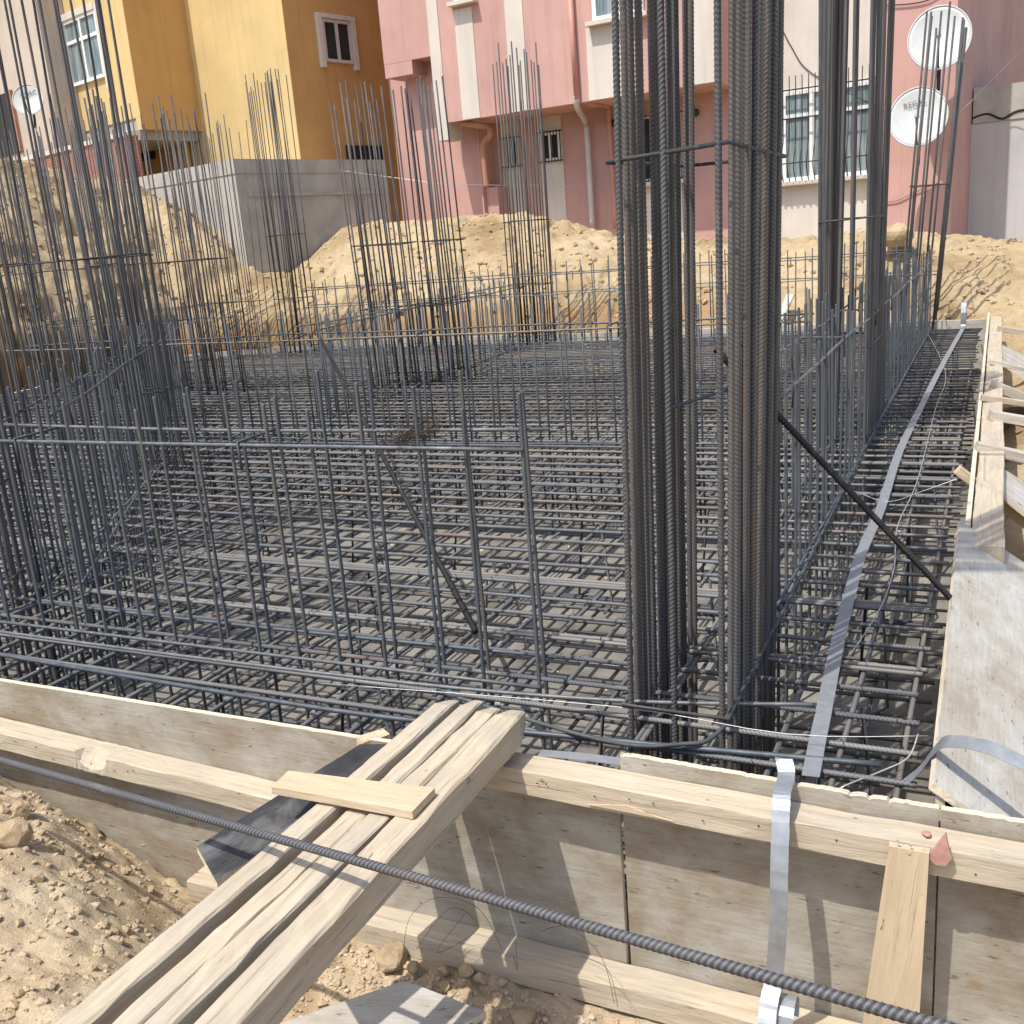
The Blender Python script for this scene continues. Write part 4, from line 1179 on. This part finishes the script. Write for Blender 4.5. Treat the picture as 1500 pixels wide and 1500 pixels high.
dn = Vector((-0.05, -0.93, 0.2))
c1 = pk_pt(1376, 55, 0.75); c2 = pk_pt(1345, 171, 0.85)
dish(c1, Vector((0.02, -0.93, 0.22)), 0.445, 'upper white satellite dish on the pink house, without lettering', None)
dish(c2, Vector((0.0, -0.93, 0.22)), 0.425, 'lower white satellite dish lettered REGAL on the pink house', 'REGAL', 0.16, (-0.12, 0.42), 0.115)

# ---- yellow house
YH = Facade((424, 100), 21.0, (0.958, -0.287))
yh = thing('yellow_house', 'yellow house with orange shaded sides and a projecting bay', 'house', YH.M @ Vector((-2, 1, 1.5)))
boxes('wall', [(-9, 0, 0, 9, 0.5, 14)], M_YEL, YH.M, yh)
# orange over the yellow wall: the flank's shade put into its colour
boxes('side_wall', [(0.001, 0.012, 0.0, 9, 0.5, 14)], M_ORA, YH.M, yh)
bp = 1.5
uB, _ = YH.uv(188, 60, bp); uBL, _ = YH.uv(78, 60, bp)
zB = YH.uv(150, 186, bp)[1]; zBb = YH.uv(206, 190, bp)[1]
boxes('bay', [(uBL, uB, -bp, -0.003, zB, 14)], M_YEL, YH.M, yh)
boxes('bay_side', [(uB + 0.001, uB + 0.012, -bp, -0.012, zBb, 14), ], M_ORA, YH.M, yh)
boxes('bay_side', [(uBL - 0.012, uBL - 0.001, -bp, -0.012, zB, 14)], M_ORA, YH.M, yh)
boxes('bay_corner', [(uB - 0.2, uB - 0.001, -bp + 0.001, -0.004, zBb, zB - 0.002)], M_YEL, YH.M, yh)
boxes('bay_soffit', [(uBL, uB - 0.21, -bp + 0.03, -0.004, zB - 0.45, zB - 0.002)], M_CONC, YH.M, yh)
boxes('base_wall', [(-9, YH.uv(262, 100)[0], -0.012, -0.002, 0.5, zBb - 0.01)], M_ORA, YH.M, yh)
boxes('shade_tone_return', [(uB + 0.014, YH.uv(243, 100)[0], -0.012, -0.002, zBb - 0.008, 14)], M_ORA, YH.M, yh)  # wall beside the bay carries the same orange shade tone
a = YH.uv(97, 60, bp); b = YH.uv(152, 60, bp)
zw1 = YH.uv(122, 22, bp)[1]; zw0 = YH.uv(122, 124, bp)[1]
w = window(YH, yh, a[0] + 0.06, b[0] - 0.06, zw0, zw1, -bp - 0.01, 2, sill=False, transom=0.66)
boxes('surround', [(a[0] - 0.12, a[0] + 0.05, -bp - 0.09, -bp - 0.002, zw0 - 0.25, zw1 + 0.12), (b[0] - 0.05, b[0] + 0.1, -bp - 0.09, -bp - 0.002, zw0 - 0.25, zw1 + 0.12), (a[0] + 0.06, b[0] - 0.06, -bp - 0.1, -bp - 0.002, zw1 + 0.003, zw1 + 0.14)], M_WHITE, YH.M, yh)
a = YH.uv(200, 220); b = YH.uv(224, 220)
boxes('low_window', [(a[0], b[0] + 0.1, -0.05, -0.015, YH.uv(210, 236)[1], YH.uv(210, 205)[1])], M_DARKIN, YH.M, yh)
# window in the shaded flank
YS = Facade((424, 100), 21.0, (0.287, 0.958))
a, z1_ = YS.uv(461, 19); b, z0_ = YS.uv(521, 95)
w = window(YS, yh, a + 0.1, b - 0.1, z0_, z1_ - 0.1, -0.02, 2, fw_=0.06, sill=False, glass=M_DARKIN, frame_m=M_PIPEW)
boxes('surround', [(a - 0.03, a + 0.09, -0.1, -0.013, z0_ - 0.12, z1_), (b - 0.09, b + 0.03, -0.1, -0.013, z0_ - 0.12, z1_), (a + 0.1, b - 0.1, -0.11, -0.013, z1_ - 0.09, z1_)], M_WHITE, YS.M, yh)
a, z1_ = YS.uv(505, 213); b, z0_ = YS.uv(560, 240)
boxes('low_window', [(a, b, -0.06, -0.014, z0_ - 0.2, z1_)], M_DARKIN, YS.M, yh)
yp = lambda u, v, off: YH.M @ Vector((YH.uv(u, v, off)[0], -off, YH.uv(u, v, off)[1]))
tube('downpipe', [yp(240, -10, 0.1), yp(262, 150, 0.1), yp(280, 260, 0.1)], 0.06, M_PIPEY, yh, 10)
for v in (16, 84, 160): c = yp(240 + v * 0.145, v, 0.1); tube('pipe_collar', [c, c + Vector((0, 0, 0.08))], 0.075, M_PIPEY, yh, 10)

# ---- orange-brown block closing the gap between the houses
gp = thing('brown_house', 'brown orange house wall seen in the gap between the yellow and pink houses', 'house', (-13.5, 26, 1))
GPF = Facade((585, 200), 27.0, (1.0, -0.1))
boxes('wall', [(-4, 1.6, 0, 5, 0, 9)], M_ORA, GPF.M, gp)
boxes('wall_ledge', [(-4, 1.6, -0.12, -0.002, GPF.uv(580, 168)[1], GPF.uv(580, 160)[1])], M_ORA, GPF.M, gp)
boxes('wall_foot', [(-4, 1.6, -0.3, -0.002, 0, GPF.uv(580, 305)[1])], M_CONC, GPF.M, gp)

# ---- beige house, far left
BH = Facade((40, 100), 24.0, (0.93, -0.36))
bh = thing('beige_house', 'beige house at the left frame edge with a dark opening', 'house', BH.M @ Vector((-2, 0, 1.5)))
aR = BH.uv(62, 60)[0]
boxes('wall', [(-8, aR, 0, 0.6, 0.5, 14)], M_BEIGE, BH.M, bh)
a, z1_ = BH.uv(-40, 158); b, z0_ = BH.uv(33, 222)
boxes('opening', [(a, b, -0.03, -0.004, z0_, z1_)], M_DARKIN, BH.M, bh)
boxes('opening_jamb', [(b + 0.002, b + 0.1, -0.08, -0.003, z0_, z1_)], M_COPPER, BH.M, bh)
cb = BH.M @ Vector((BH.uv(41, 146, 0.5)[0], -0.5, BH.uv(41, 146, 0.5)[1]))
dish(cb, Vector((0.52, -0.78, 0.3)), 0.33, 'small white satellite dish on the beige house', 'AMAC', 0.15, (0.05, 0.35), 0.13)
# red brick garden wall with pale coping
BW = Facade((110, 225), 22.5, (0.958, -0.287))
bw = thing('brick_wall', 'low red brick garden wall with pale coping above the left bank', 'wall', BW.M @ Vector((0, 0, 1.5)))
a = BW.uv(-30, 225)[0]; b = BW.uv(190, 205)[0]; zz = BW.uv(110, 218)[1]
boxes('wall', [(a, b, 0, 0.2, 1.0, zz)], M_BRICK, BW.M @ Matrix.Identity(4), bw)
boxes('coping', [(a, b + 0.04, -0.04, 0.24, zz + 0.002, zz + 0.09)], M_WHITE, BW.M, bw)

# ---- concrete retaining wall
CW = Facade((352, 300), 18.3, (0.958, -0.287))
cw = thing('concrete_wall', 'grey concrete retaining wall below the yellow house, cornered', 'wall', CW.M @ Vector((0, 0.3, 1)))
zt = CW.uv(352, 231)[1]; zm = CW.uv(352, 246)[1]
aL = CW.uv(190, 300)[0]
cwl = Facade((352, 300), 18.3, (0.287, 0.958)).uv(566, 260)[0]
boxes('wall', [(aL, 0, 0, cwl, 0.5, zt - 0.25)], M_CONC, CW.M, cw)
boxes('top_beam', [(aL, 0.015, -0.015, cwl, zt - 0.247, zt)], M_CONC, CW.M, cw)
CS = Facade((352, 300), 18.3, (0.287, 0.958))
boxes('ledge', [(0.2, cwl - 0.1, -0.05, -0.002, CS.uv(365, 284)[1] - 0.05, CS.uv(365, 284)[1])], M_CONC, CS.M, cw)

# odds and ends by the far bank
tag(sheet('white_board', pz(560, 486, 0.72), pz(590, 484, 0.72), py(590, 455, 15.0), py(572, 452, 15.0), 0.03, M_PAPER, None, 0, 4), 'pale board leaning on the far bank behind the middle columns', 'board')
tag(sheet('black_board', pz(592, 487, 0.72), pz(625, 485, 0.72), py(625, 456, 15.1), py(612, 460, 15.1), 0.03, M_BLACK, None, 0, 4), 'black triangular board on the far bank behind the middle columns', 'board')
tag(beam('white_plank', py(1140, 470, 14.8), py(1158, 432, 15.3), 0.12, 0.03, M_PLYG, None), 'pale short plank leaning on the far bank right of the corner column', 'plank')
p = py(1307, 345, 16.6)
tag(link('boulder', rock_mesh('boulder', 77, 0.3, 3, 0.75, 0.3), Matrix.Translation(p), None, M_CLOD), 'big brown lump of earth on the far bank before the pink house', 'boulder')
